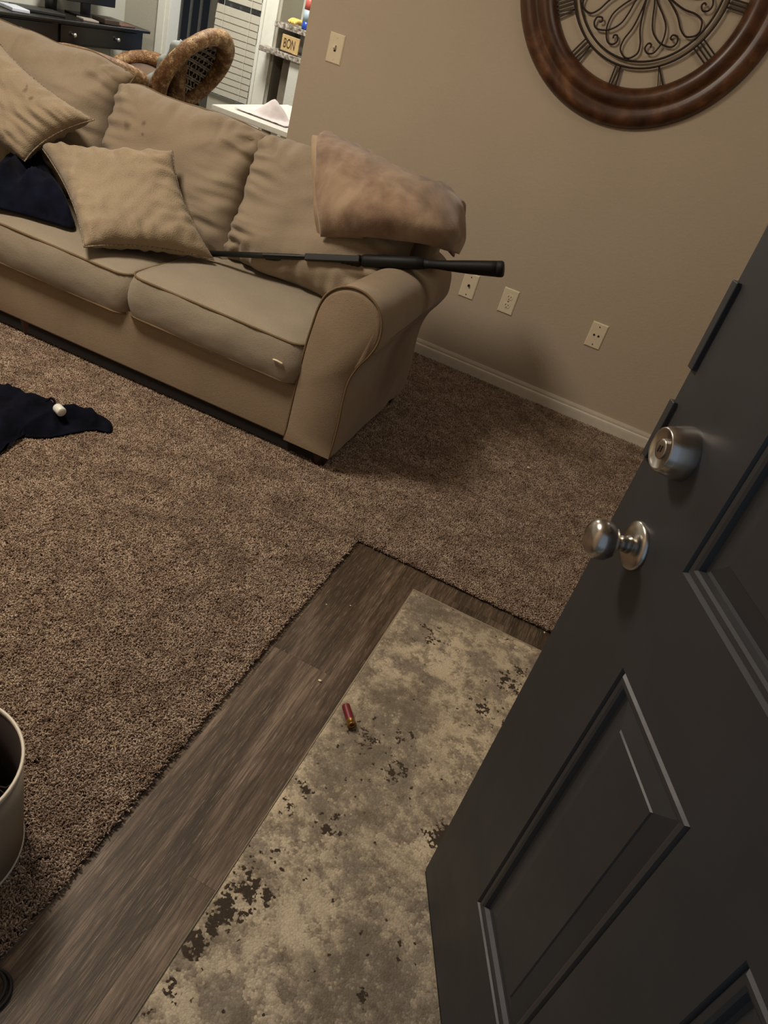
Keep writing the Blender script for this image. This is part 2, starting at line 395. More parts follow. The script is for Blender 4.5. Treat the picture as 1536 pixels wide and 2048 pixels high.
# ------------------------------------------------------------------ carpet with pile, planks
CX, CY = -0.483, 1.953
def carpet_obj():
    bm = bmesh.new()
    def rect(x0, x1, y0, y1, dens_):
        vs = [bm.verts.new(p) for p in ((x0, y0, .003), (x1, y0, .003), (x1, y1, .003), (x0, y1, .003))]
        bm.faces.new(vs)
    rect(-2.35, CX + 0.003, 0.21, CY - 0.003, 1); rect(-2.35, 0.95, CY - 0.003, WY - 0.014, 1)
    me = bpy.data.meshes.new('carpet'); bm.to_mesh(me); bm.free()
    o = new_obj('carpet', me, M['carpet_base'], None, False)
    # tuft
    tb = bmesh.new(); rnd = random.Random(3)
    for s in range(3):
        a0 = s * 2.1 + rnd.random(); le = 0.0085 + rnd.random() * 0.004
        d = Vector((math.cos(a0), math.sin(a0), 0)); q = Vector((-d.y, d.x, 0))
        base = d * 0.0008
        pts = [base, base + d * 0.0016 + Vector((0, 0, le * .5)), base + d * 0.0040 + q * 0.0012 + Vector((0, 0, le * .85)), base + d * 0.0062 + q * 0.0028 + Vector((0, 0, le * .80))]
        tube(tb, pts, [0.0011, 0.0013, 0.0013, 0.0008], 4)
    tm = bpy.data.meshes.new('tuft'); tb.to_mesh(tm); tb.free(); tm.materials.append(M['carpet'])
    for p in tm.polygons: p.use_smooth = True
    to = bpy.data.objects.new('tuft', tm)      # not linked to the scene: only a shape for the pile
    ng = bpy.data.node_groups.new('pile', 'GeometryNodeTree')
    ng.interface.new_socket('Geometry', in_out='INPUT', socket_type='NodeSocketGeometry')
    ng.interface.new_socket('Geometry', in_out='OUTPUT', socket_type='NodeSocketGeometry')
    N = ng.nodes; L = ng.links
    gi = N.new('NodeGroupInput'); go = N.new('NodeGroupOutput')
    dp = N.new('GeometryNodeDistributePointsOnFaces'); dp.inputs['Density'].default_value = 62000
    ip = N.new('GeometryNodeInstanceOnPoints'); oi = N.new('GeometryNodeObjectInfo'); oi.inputs['Object'].default_value = to
    rv = N.new('FunctionNodeRandomValue'); rv.data_type = 'FLOAT_VECTOR'
    rv.inputs[0].default_value = (-0.45, -0.45, 0); rv.inputs[1].default_value = (0.45, 0.45, 6.283)
    rs = N.new('FunctionNodeRandomValue'); rs.data_type = 'FLOAT'; rs.inputs[2].default_value = 0.75; rs.inputs[3].default_value = 1.25
    jn = N.new('GeometryNodeJoinGeometry')
    L.new(gi.outputs[0], dp.inputs['Mesh']); L.new(dp.outputs['Points'], ip.inputs['Points'])
    L.new(oi.outputs['Geometry'], ip.inputs['Instance']); L.new(rv.outputs[0], ip.inputs['Rotation'])
    L.new(rs.outputs[1], ip.inputs['Scale'])
    L.new(gi.outputs[0], jn.inputs[0]); L.new(ip.outputs[0], jn.inputs[0]); L.new(jn.outputs[0], go.inputs[0])
    md = o.modifiers.new('pile', 'NODES'); md.node_group = ng
    tag(o, 'taupe brown frieze carpet covering the living room floor up to the planks', 'carpet', kind='stuff')
    return o
carpet = carpet_obj()
struct('carpet_border', B(-4.39, -2.36, 0.21, 3.6, -0.003, 0.012), 'carpet_base')

# vinyl planks of the entry: pieces of the floor
cols = [-0.483, -0.303, -0.123, 0.057, 0.237, 0.417, 0.597]
cuts = {0: [0.21, 1.38, CY], 1: [0.21, 0.76, CY], 2: [0.21, 1.10, 1.885, CY], 3: [0.21, 0.60, 1.72, CY], 4: [0.21, 1.30, CY], 5: [0.21, 0.9, CY]}
for k in range(6):
    for y0, y1 in zip(cuts[k][:-1], cuts[k][1:]):
        x0, x1 = cols[k], cols[k + 1]
        b_ = B(x0 + .0002, x1 - .0002, y0 + .0002, y1 - .0002, -0.0035, 0.0)
        link('plank', b_, 'wood', floor)
struct('floor_subfloor', B(0.597, 2.0, 0.21, CY, -0.003, 0.0), 'wood')

# ------------------------------------------------------------------ rug
def make_rug():
    x0, x1, y0, y1 = -0.243, 0.50, 0.26, 1.846
    rt = thing('doormat_rug', (x0, y0, 0), 'cream and grey distressed rug on the entry planks, under the open door', 'rug')
    bm = bmesh.new(); nx, ny = 100, 210; g = []
    for j in range(ny + 1):
        row = []
        for i in range(nx + 1):
            x = (x1 - x0) * i / nx; y = (y1 - y0) * j / ny
            X, Y = x0 + x, y0 + y
            h = 0.0065 + 0.0006 * noise.noise(Vector((X * 60, Y * 60, 1)))
            # one soft crease crossing the rug
            d = (Y - (0.985 - 0.25 * (X + .1))) / 0.02
            h += 0.0022 * math.exp(-d * d) * max(0, min(1, (X + .2) / .1))
            e = min(i, nx - i, j, ny - j)
            if e == 0: h = 0.003
            wob = 0.0012 * noise.noise(Vector((X * 14, Y * 14, 5)))
            row.append(bm.verts.new((x + wob, y + wob, h)))
        g.append(row)
    for j in range(ny):
        for i in range(nx): bm.faces.new((g[j][i], g[j][i + 1], g[j + 1][i + 1], g[j + 1][i]))
    # underside skirt so the rug has thickness
    rim = [g[0][i] for i in range(nx)] + [g[j][nx] for j in range(ny)] + [g[ny][i] for i in range(nx, 0, -1)] + [g[j][0] for j in range(ny, 0, -1)]
    low = [bm.verts.new((v.co.x, v.co.y, 0.0003)) for v in rim]
    for i in range(len(rim)): bm.faces.new((rim[i], rim[(i + 1) % len(rim)], low[(i + 1) % len(rim)], low[i]))
    link('rug_field', bm, 'rug', rt, smooth=True)
    bm = bmesh.new()
    tube(bm, [(0, 0, .0035), (x1 - x0, 0, .0035), (x1 - x0, y1 - y0, .0035), (0, y1 - y0, .0035)], 0.003, 6, closed=True)
    link('binding', bm, 'rugedge', rt, smooth=True)
make_rug()

# ------------------------------------------------------------------ entry door, standing open
def make_door():
    loc = (0.094, 1.003, 0); W_, H_, TH = 0.93, 2.02, 0.044
    rt = bpy.data.objects.new('door_1', None); COL.objects.link(rt); rt.location = loc
    rt.rotation_euler = (0, 0, math.radians(-64.3)); rt['kind'] = 'structure'
    rt['label'] = 'open charcoal panelled entry door with nickel knob and deadbolt'
    z0 = 0.024
    cx = [(0.190, 0.415), (0.545, 0.770)]
    rows = [(0.252, 0.815), (0.975, 1.50), (1.60, 1.90)]
    bm = bmesh.new()
    xs = [0, cx[0][0], cx[0][1], cx[1][0], cx[1][1], W_]
    for a, b in ((0, 1), (2, 3), (4, 5)): box(bm, xs[a], xs[b], 0, TH, z0, H_)
    zs = [z0, rows[0][0], rows[0][1], rows[1][0], rows[1][1], rows[2][0], rows[2][1], H_]
    for a, b in ((1, 2), (3, 4)):
        for k in (0, 2, 4, 6): box(bm, xs[a], xs[b], 0, TH, zs[k], zs[k + 1])
    bmesh.ops.remove_doubles(bm, verts=bm.verts, dist=1e-5)
    # drop the hidden faces between neighbouring boards
    cnt = {}
    for f in bm.faces: cnt.setdefault(tuple(sorted(v.index for v in f.verts)), []).append(f)
    bm.verts.index_update(); cnt = {}
    for f in bm.faces: cnt.setdefault(tuple(sorted(v.index for v in f.verts)), []).append(f)
    dele = [f for fs in cnt.values() if len(fs) > 1 for f in fs]
    bmesh.ops.delete(bm, geom=dele, context='FACES_ONLY')
    link('door_slab', bm, 'door', rt)
    # raised panels with an ogee moulding, both sides closed
    prof = [(0, 0), (0.0035, 0.005), (0.008, 0.0005), (0.014, 0.001), (0.018, 0.003), (0.021, 0.010), (0.025, 0.0115), (0.054, 0.0045), (0.056, 0.0025)]
    for (xa, xb) in cx:
        for (za, zb) in rows:
            bm = bmesh.new()
            for side in (0, 1):
                rings = []
                for ins, dep in prof:
                    y = dep if side == 0 else TH - dep
                    rings.append([bm.verts.new((x, y, z)) for x, z in ((xa + ins, za + ins), (xb - ins, za + ins), (xb - ins, zb - ins), (xa + ins, zb - ins))])
                for r1, r2 in zip(rings[:-1], rings[1:]):
                    for k in range(4): bm.faces.new((r1[k], r1[(k + 1) % 4], r2[(k + 1) % 4], r2[k]))
                bm.faces.new(rings[-1])
            link('panel', bm, 'door', rt)
    link('door_sweep', B(0.0, W_, 0.002, TH - 0.002, 0.012, 0.024), plain('rubber_sweep', (26, 30, 27), 0.8, var=0.4, scale=300, bump=0.8), rt)
    # plates wrapped round the free edge
    for za, zb in ((1.150, 1.262), (1.022, 1.105)):
        link('edge_plate', B(-0.0025, 0.011, -0.006, 0.047, za, zb), 'door', rt, bevel=0.0015)
    # knob
    mk = frame_m((0.082, 0, 0.930), (1, 0, 0), (0, 0, 1)); mk = Matrix.Translation((0.082, 0, 0.930)) @ Matrix.Rotation(PI / 2, 4, 'X')
    bm = bmesh.new(); lathe(bm, [(0.0335, 0), (0.0335, 0.003), (0.031, 0.0055), (0.024, 0.008), (0.013, 0.011), (0.0, 0.011)], 48, mk)
    ros = link('rosette', bm, 'nickel', rt, smooth=True)
    bm = bmesh.new(); lathe(bm, [(0.0, 0.010), (0.0125, 0.011), (0.0105, 0.018), (0.0110, 0.026), (0.016, 0.030), (0.0225, 0.035), (0.0268, 0.043), (0.0273, 0.051), (0.0254, 0.059), (0.0200, 0.065), (0.011, 0.0685), (0.0, 0.0692)], 48, mk)
    link('knob', bm, 'nickel', rt, smooth=True)
    md = Matrix.Translation((0.078, 0, 1.070)) @ Matrix.Rotation(PI / 2, 4, 'X')
    bm = bmesh.new(); lathe(bm, [(0.0345, 0), (0.0345, 0.004), (0.033, 0.010), (0.0300, 0.024), (0.0265, 0.033), (0.0245, 0.0345), (0.0235, 0.0325), (0.0, 0.0325)], 48, md)
    db = link('deadbolt', bm, 'nickel', rt, smooth=True)
    bm = bmesh.new(); lathe(bm, [(0.0, 0.0325), (0.0125, 0.0325), (0.0122, 0.0332), (0.0095, 0.0335), (0, 0.0335)], 28, md)
    link('key_plug', bm, 'nickel', db, smooth=True)
    b_ = bmesh.new(); box(b_, -0.0012, 0.0012, -0.0005, 0.0005, -0.0045, 0.0045, Matrix.Translation((0.078, -0.0354, 1.070)))
    link('keyway', b_, 'hole', db)
    for hz in (0.25, 1.05, 1.82):
        link('hinge', T([(W_ + 0.004, TH + 0.002, hz - 0.045), (W_ + 0.004, TH + 0.002, hz + 0.045)], 0.007, 10), 'nickel', rt, smooth=True)
make_door()

# ------------------------------------------------------------------ wall plates
def plate(x, z, label, kind):
    rt = thing('wall_plate', (x, WY, z - 0.058), label, 'wall plate')
    W2, H2, D2 = 0.037, 0.059, 0.006
    bm = bmesh.new()
    a = [bm.verts.new(p) for p in ((-W2, 0, 0), (W2, 0, 0), (W2, 0, 2 * H2), (-W2, 0, 2 * H2))]
    i = 0.004
    b = [bm.verts.new(p) for p in ((-W2 + i, -D2, i), (W2 - i, -D2, i), (W2 - i, -D2, 2 * H2 - i), (-W2 + i, -D2, 2 * H2 - i))]
    c = [bm.verts.new((v.co.x, -D2 * .4, v.co.z)) for v in a]
    for p, q in ((a, c), (c, b)):
        for k in range(4): bm.faces.new((p[k], p[(k + 1) % 4], q[(k + 1) % 4], q[k]))
    bm.faces.new(b); bm.faces.new(a[::-1])
    link('plate', bm, 'plate', rt)
    def disc(name, px, pz, r, mat, d0=-D2, d1=-D2 - 0.0012, n=16, sy=1):
        bm = bmesh.new(); m4 = Matrix.Translation((px, d0, pz)) @ Matrix.Rotation(PI / 2, 4, 'X') @ Matrix.Diagonal((1, sy, 1, 1))
        lathe(bm, [(r, 0), (r, d0 - d1), (r * .85, d0 - d1 + .0003), (0, d0 - d1 + .0003)], n, m4)
        return link(name, bm, mat, rt, smooth=False)
    for sz in (H2 - 0.042 if kind != 'outlet' else H2, H2 + 0.042):
        if kind == 'outlet' and sz != H2: continue
        disc('screw', 0, sz, 0.0028, 'iron' if kind != 'switch' else 'plate')
    if kind == 'switch':
        link('toggle_slot', B(-0.005, 0.005, -D2 - 0.0006, -D2, H2 - 0.012, H2 + 0.012), 'hole', rt)
        b_ = bmesh.new(); box(b_, -0.0042, 0.0042, -0.017, 0, -0.006, 0.006, Matrix.Translation((0, -D2, H2 + 0.0)) @ Matrix.Rotation(-0.5, 4, 'X'))
        link('toggle', b_, 'plate', rt, bevel=0.001)
    if kind == 'coax':
        disc('socket_nut', 0, H2 + 0.002, 0.0068, 'iron', n=6); 
        bm = bmesh.new(); lathe(bm, [(0.0045, 0), (0.0045, 0.010), (0.003, 0.010), (0.003, 0.004), (0, 0.004)], 14, Matrix.Translation((0, -D2, H2 + 0.002)) @ Matrix.Rotation(PI / 2, 4, 'X'))
        link('threaded_socket', bm, 'iron', rt)
    if kind == 'outlet':
        for s in (-1, 1):
            zc = H2 + s * 0.0195
            o = disc('receptacle', 0, zc, 0.0165, 'plate', sy=0.85, n=24)
            for dx, hh in ((-0.0063, 0.0042), (0.0063, 0.0034)):
                link('slot', B(dx - .0012, dx + .0012, -D2 - 0.0022, -D2, zc + 0.003 - hh + .001, zc + 0.003 + hh), 'hole', o)
            bm = bmesh.new(); lathe(bm, [(0.0024, 0), (0.0024, 0.0022), (0, 0.0022)], 10, Matrix.Translation((0, -D2, zc - 0.0075)) @ Matrix.Rotation(PI / 2, 4, 'X'))
            link('ground_hole', bm, 'hole', o)
    if kind == 'jack':
        for dx in (-0.0105, 0.0105): disc('jack_hole', dx, H2 + 0.001, 0.0048, 'hole')
plate(-1.663, 1.169, 'ivory toggle light switch high on the tan wall by its left end', 'switch')
plate(-0.746, 0.417, 'ivory cable socket plate on the wall just under the gun butt', 'coax')
plate(-0.543, 0.417, 'ivory duplex power outlet on the wall between two plates', 'outlet')
plate(-0.105, 0.420, 'ivory wall plate with two round dark holes, nearest the open door', 'jack')
rt = thing('wall_thermostat', (0.395, WY, 1.07), 'white rounded wall device at the right edge beyond the door top', 'thermostat')
link('housing', B(-0.055, 0.055, -0.022, -0.004, 0.0, 0.12), 'plate', rt, bevel=0.012)
link('shadow_plate', B(-0.052, 0.052, -0.005, 0.0, -0.006, 0.115), 'blackmatte', rt)  # black edge below the housing stands in for its shadow

# ------------------------------------------------------------------ wall clock
def make_clock():
    c = Vector((-0.450, WY, 1.732))
    rt = thing('wall_clock', c, 'large round wooden wall clock with open scrolled ironwork', 'clock')
    mt = Matrix.Rotation(PI / 2, 4, 'X')      # local +Z -> -Y
    prof = [(0.498, 0.0), (0.505, 0.008), (0.500, 0.020), (0.488, 0.034), (0.470, 0.042), (0.452, 0.041), (0.440, 0.034), (0.432, 0.033), (0.424, 0.038), (0.410, 0.047), (0.393, 0.048), (0.378, 0.041), (0.366, 0.030), (0.360, 0.018), (0.359, 0.0)]
    bm = bmesh.new(); lathe(bm, prof, 128, mt, closed=True); link('wood_frame', bm, 'clockwood', rt, smooth=True)
    def circ(r, n=96, y=-0.016): return [(r * math.cos(2 * PI * k / n), y, r * math.sin(2 * PI * k / n)) for k in range(n)]
    for r in (0.268, 0.291): link('wire_ring', T(circ(r), 0.004, 8, True), 'iron', rt, smooth=True)
    def pol(r, a, y=-0.016): return Vector((r * math.cos(a), y, r * math.sin(a)))
    # roman numerals
    num = {90: 'XII', 60: 'I', 30: 'II', 0: 'III', -30: 'IIII', -60: 'V', -90: 'VI', -120: 'VII', -150: 'VIII', 180: 'IX', 150: 'X', 120: 'XI'}
    for deg, s in num.items():
        a0 = math.radians(deg - 0.5); rad = Vector((math.cos(a0), 0, math.sin(a0))); tan = Vector((math.sin(a0), 0, -math.cos(a0)))
        wch = {'I': 0.014, 'V': 0.024, 'X': 0.026}
        tot = sum(wch[q] for q in s); x = -tot / 2; bm = bmesh.new()
        for q in s:
            xc = x + wch[q] / 2; x += wch[q]
            def seg(xa, ra, xb, rb, th):
                p = rad * ra + tan * xa + Vector((0, -0.014, 0)); r_ = rad * rb + tan * xb + Vector((0, -0.014, 0))
                d = (r_ - p); m = frame_m((p + r_) / 2, d, Vector((0, 1, 0)))
                box(bm, -d.length / 2, d.length / 2, -0.003, 0.003, -th / 2, th / 2, m)
            r0, r1 = 0.291, 0.366
            if q == 'I': seg(xc, r0, xc, r1, 0.006)
            if q == 'V': seg(xc, r0, xc - 0.010, r1, 0.0065); seg(xc, r0, xc + 0.010, r1, 0.0035)
            if q == 'X': seg(xc - .010, r0, xc + 0.010, r1, 0.0065); seg(xc + .010, r0, xc - 0.010, r1, 0.0035)
        link('numeral', bm, 'iron', rt)
    # twelve scrolls: six teardrops and six crossed leaves ending in curls
    for k in range(6):
        a = math.radians(-87 + 60 * k)
        pts = []
        for r, da in ((0.035, 0), (0.10, -2.0), (0.16, -5.0), (0.205, -9), (0.238, -8.5), (0.256, -4), (0.262, 0), (0.256, 4), (0.238, 8.5), (0.205, 9), (0.16, 5), (0.10, 2.0), (0.035, 0.0)):
            pts.append(pol(r, a + math.radians(da)))
        link('scroll', T(catmull(pts, 5), 0.0034, 6), 'iron', rt, smooth=True)
        a = math.radians(-57 + 60 * k); bm = bmesh.new()
        for s in (-1, 1):
            pts = [pol(0.035, a)]
            for r, da in ((0.08, 4), (0.13, 8.5), (0.17, 8), (0.205, 3), (0.228, -2.5), (0.243, -8), (0.240, -13), (0.223, -15.5), (0.208, -12.5), (0.213, -9.5), (0.223, -10.5)):
                pts.append(pol(r, a + math.radians(da * s), -0.016 - 0.002 * s))
            tube(bm, catmull(pts, 5), 0.0034, 6)
        link('scroll', bm, 'iron', rt, smooth=True)
    bm = bmesh.new(); lathe(bm, [(0.045, 0.010), (0.045, 0.020), (0.030, 0.026), (0, 0.028)], 32, mt); link('hub', bm, 'iron', rt, smooth=True)
    link('hour_hand', T([(0, -0.03, 0), (-0.09, -0.03, 0.10)], [0.004, 0.002]), 'iron', rt)
    link('minute_hand', T([(0, -0.033, 0), (0.06, -0.033, 0.20)], [0.004, 0.002]), 'iron', rt)
make_clock()

# ------------------------------------------------------------------ sofa
SO = Vector((-0.735, 2.225, 0)); ST = math.radians(1.2)
SM = Matrix.Translation(SO) @ Matrix.Rotation(ST, 4, 'Z')      # sofa frame -> world
def wob(p, amp, sc, seed=0):
    return Vector((noise.noise(p * sc + Vector((seed, 0, 0))), noise.noise(p * sc + Vector((0, seed + 7, 0))), noise.noise(p * sc + Vector((3, 0, seed + 11))))) * amp
def boxcushion(w_, d_, h_, crown, n=26, seed=0, bulge=0.02, sag=0.0, rr=0.055):
    """rounded plump box, origin at bottom centre"""
    bm = bmesh.new(); bmesh.ops.create_cube(bm, size=2); bmesh.ops.subdivide_edges(bm, edges=bm.edges, cuts=n, use_grid_fill=True)
    for v in bm.verts:
        u, q, k = v.co
        # round the plan corners
        x, y = u * w_ / 2, q * d_ / 2
        ax, ay = w_ / 2 - rr, d_ / 2 - rr
        if abs(x) > ax and abs(y) > ay:
            dx, dy = abs(x) - ax, abs(y) - ay; m = max(dx, dy); L = math.hypot(dx, dy)
            if L > 0: dx, dy = dx / L * m, dy / L * m
            x, y = math.copysign(ax + dx, x), math.copysign(ay + dy, y)
        e = (1 - u ** 4) * (1 - q ** 4)
        z = h_ / 2 + k * (h_ / 2 + crown * e) - sag * (1 - u * u) * (1 - q * q) * (k > 0)
        side = max(abs(u), abs(q)) ** 12
        b = bulge * (1 - k * k) * side
        L = math.hypot(x, y) or 1
        x += x / L * b; y += y / L * b
        p = Vector((x, y, z)); v.co = p + wob(p, 0.004, 9, seed) + wob(p, 0.002, 26, seed)
    return bm
def rrect(w_, d_, z, rr=0.055, n=5):
    out = []
    for cx, cy, a0 in ((w_ / 2 - rr, d_ / 2 - rr, 0), (-w_ / 2 + rr, d_ / 2 - rr, 90), (-w_ / 2 + rr, -d_ / 2 + rr, 180), (w_ / 2 - rr, -d_ / 2 + rr, 270)):
        for k in range(n + 1):
            a = math.radians(a0 + 90 * k / n); out.append(Vector((cx + rr * math.cos(a), cy + rr * math.sin(a), z)))
    res = []
    for i in range(len(out)):
        a, b = out[i], out[(i + 1) % len(out)]; m = max(1, int((b - a).length / 0.03))
        for k in range(m): res.append(a.lerp(b, k / m))
    return res
def pillow_bm(w_, h_, t_, n=36, pinch=0.10, seed=0, pw=0.55, wr=0.010, ear=0.0):
    bm = bmesh.new(); G = {}
    for s in (1, -1):
        for j in range(n + 1):
            for i in range(n + 1):
                u, v = 2 * i / n - 1, 2 * j / n - 1
                edge = i in (0, n) or j in (0, n)
                if s == -1 and edge: G[s, i, j] = G[1, i, j]; continue
                x = w_ / 2 * u * (1 - pinch * (1 - v * v) * u * u); y = h_ / 2 * v * (1 - pinch * (1 - u * u) * v * v)
                if ear: x *= 1 + ear * (abs(u) * abs(v)) ** 6; y *= 1 + ear * (abs(u) * abs(v)) ** 6
                f = max(0.0, (1 - u ** 4) * (1 - v ** 4)) ** pw
                z = s * t_ / 2 * f
                # creases running in from the edges
                ce = (abs(u) ** 3 + abs(v) ** 3) * f
                z += s * wr * ce * 2.2 * noise.noise(Vector((u * 1.5 + v * v * 2 * (abs(u) > abs(v)), v * 9 if abs(u) > abs(v) else u * 9, seed + 20 * s)))
                p = Vector((x, y, z)); p += wob(p, wr * 0.7, 7, seed)
                G[s, i, j] = bm.verts.new(p)
    for s in (1, -1):
        for j in range(n):
            for i in range(n):
                q = [G[s, i, j], G[s, i + 1, j], G[s, i + 1, j + 1], G[s, i, j + 1]]
                bm.faces.new(q if s == 1 else q[::-1])
    loop = [G[1, i, 0].co.copy() for i in range(n)] + [G[1, n, j].co.copy() for j in range(n)] + [G[1, i, n].co.copy() for i in range(n, 0, -1)] + [G[1, 0, j].co.copy() for j in range(n, 0, -1)]
    return bm, loop
def make_sofa():
    rt = thing('sofa', SO, 'long beige rolled arm three seat sofa in front of the tan wall', 'sofa', ST)
    Wd, Dp = 2.62, 0.80; ARM = 0.175
    # base rail and front apron
    bm = B(-Wd + ARM - .01, -ARM + .01, 0.012, Dp - 0.05, 0.068, 0.285)
    bmesh.ops.subdivide_edges(bm, edges=bm.edges, cuts=4, use_grid_fill=True)
    link('base', bm, 'sofa_arm', rt, bevel=0.008)
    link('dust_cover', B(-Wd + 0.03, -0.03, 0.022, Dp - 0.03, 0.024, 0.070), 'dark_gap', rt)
    for fx in (-0.05, -Wd + 0.05, -Wd / 2):
        for fy in (0.05, Dp - 0.06):
            bm = bmesh.new(); lathe(bm, [(0.0, 0.012), (0.026, 0.012), (0.036, 0.076), (0, 0.076)], 12, Matrix.Translation((fx, fy, -0.008)))
            link('foot', bm, 'foot', rt)
    # back frame with rounded top
    bm = bmesh.new(); pr = [(0.60, 0.05), (0.60, 0.74), (0.615, 0.775), (0.65, 0.79), (0.72, 0.79), (0.765, 0.77), (0.785, 0.73), (0.80, 0.05)]
    a = [bm.verts.new((-Wd + 0.03, y, z)) for y, z in pr]; b = [bm.verts.new((-0.02, y, z)) for y, z in pr]
    for i in range(len(pr)): bm.faces.new((a[i], a[(i + 1) % len(pr)], b[(i + 1) % len(pr)], b[i]))
    bm.faces.new(a[::-1]); bm.faces.new(b); link('back_frame', bm, 'sofa', rt, bevel=0.02)
    # rolled arms: keyhole profile swept back, slightly wider at the rear
    key = [(-0.002, 0.066), (0.0, 0.19), (-0.006, 0.30), (-0.004, 0.37), (0.014, 0.43), (0.043, 0.485), (0.058, 0.54), (0.050, 0.60), (0.018, 0.645), (-0.035, 0.668), (-0.092, 0.662), (-0.138, 0.630), (-0.162, 0.58), (-0.172, 0.50), (-0.178, 0.42), (-0.180, 0.28), (-0.180, 0.066)]
    for side in (1, -1):
        kp = [Vector((x, 0, z)) for x, z in key]
        top = catmull(kp, 4)
        bm = bmesh.new(); rows = []
        ys = [0.0, 0.006, 0.02] + [0.05 + (Dp - 0.07) * k / 14 for k in range(15)] + [Dp - 0.005, Dp]
        for j, y in enumerate(ys):
            shrink = {0: 0.93, 1: 0.985}.get(j, 1.0) if j < 2 else (0.98 if j == len(ys) - 1 else 1.0)
            row = []
            for p in top:
                q = Vector(((p.x + 0.09) * (1 if p.z < .1 else shrink) - 0.09, y, (p.z - 0.35) * shrink + 0.35 if p.z > 0.1 else p.z))
                q.z += (-0.012 * math.sin(PI * min(1, y / Dp)) if p.z > 0.5 else 0)
                if 0.04 < y: q += wob(q, 0.006, 6, 2) + wob(q, 0.003, 17, 4)
                if side == -1: q.x = -Wd - q.x
                row.append(bm.verts.new(q))
            rows.append(row)
        n = len(rows[0])
        for r1, r2 in zip(rows[:-1], rows[1:]):
            for i in range(n): bm.faces.new((r1[i], r1[(i + 1) % n], r2[(i + 1) % n], r2[i]))
        bm.faces.new(rows[0][::-1]); bm.faces.new(rows[-1])
        ao = link('arm', bm, 'sofa_arm', rt, smooth=True)
        md = ao.modifiers.new('es', 'EDGE_SPLIT'); md.split_angle = 1.0
        pip = [Vector((-Wd - q.x, 0.004, q.z)) if side == -1 else Vector((q.x, 0.004, q.z)) for q in top]
        link('piping', T(pip, 0.0042, 6), 'piping', ao, smooth=True)
    # seat cushions
    cw = [(-0.865, -0.178), (-1.555, -0.865), (-2.445, -1.555)]
    for k, (xa, xb) in enumerate([(-0.855, -0.180), (-1.555, -0.862), (-2.44, -1.562)]):
        w_ = xb - xa; d_ = 0.60; h_ = 0.15; zb = 0.275 - (0.010 if k else 0)
        cm = Matrix.Translation(((xa + xb) / 2, 0.29, zb))
        bm = boxcushion(w_, d_, h_, 0.028, seed=k * 5, sag=0.012)
        for v in bm.verts: v.co = cm @ v.co
        so = link('seat_cushion', bm, 'sofa_seat', rt, smooth=True)
        for z in (0.006, h_ - 0.002):
            link('piping', T([cm @ p for p in rrect(w_ + 0.004, d_ + 0.004, z)], 0.004, 6, True), 'piping', so, smooth=True)
        if k == 0:
            link('tear', T(catmull([cm @ Vector(p) for p in ((w_ / 2 - .085, -d_ / 2 - .022, .078), (w_ / 2 - .07, -d_ / 2 - .024, .080), (w_ / 2 - .05, -d_ / 2 - .021, .076))], 4), 0.0035, 6), 'plate', so, smooth=True, label='pale torn seam with stuffing showing')
    # loose back cushions, slumped against the frame
    for k, (xc, w_, h_, rz, dz, dy) in enumerate([(-0.415, 0.72, 0.50, 0.03, 0.0, 0.01), (-1.055, 0.645, 0.515, -0.01, 0.0, 0.0), (-1.765, 0.80, 0.565, 0.0, 0.02, 0.012), ][:3]):
        bm, loop = pillow_bm(w_, h_, 0.27, 60, 0.05, 30 + k * 3, 0.40, 0.020, 0.04)
        cm = Matrix.Translation((xc, 0.545 + dy, 0.655 + dz)) @ Matrix.Rotation(rz, 4, 'Y') @ Matrix.Rotation(math.radians(72), 4, 'X')
        for v in bm.verts:
            # heavier bottom, softer top
            v.co.z *= 1.05 - 0.30 * v.co.y / h_
            if v.co.y > 0: v.co.y -= 0.032 * abs(v.co.x / (w_ / 2)) ** 5 * (v.co.y / (h_ / 2))
            for cu_, cv_, am in ((1, 1, .013), (-1, 1, .009), (1, -1, .006), (-1, -1, .006)):
                ddx, ddy = v.co.x - cu_ * w_ / 2, v.co.y - cv_ * h_ / 2; rr_ = math.hypot(ddx, ddy)
                v.co.z += (1 if v.co.z > 0 else -1) * am * math.sin(math.atan2(ddy, ddx) * 13 + k + 2 * noise.noise(Vector((ddx * 5, ddy * 5, k)))) * math.exp(-rr_ / .16) * min(1, rr_ / .05)
            v.co.z += 0.009 * noise.noise(Vector(((v.co.x + v.co.y * .5) * 6, (v.co.y - v.co.x * .4) * 16, k * 3.3)))
            v.co = cm @ v.co
        bo = link('back_cushion', bm, 'sofa', rt, smooth=True)
        for p in loop:
            if p.y > 0: p.y -= 0.032 * abs(p.x / (w_ / 2)) ** 5 * (p.y / (h_ / 2))
        link('piping', T([cm @ p for p in loop], 0.0042, 6, True), 'piping', bo, smooth=True)
    return rt
sofa = make_sofa()

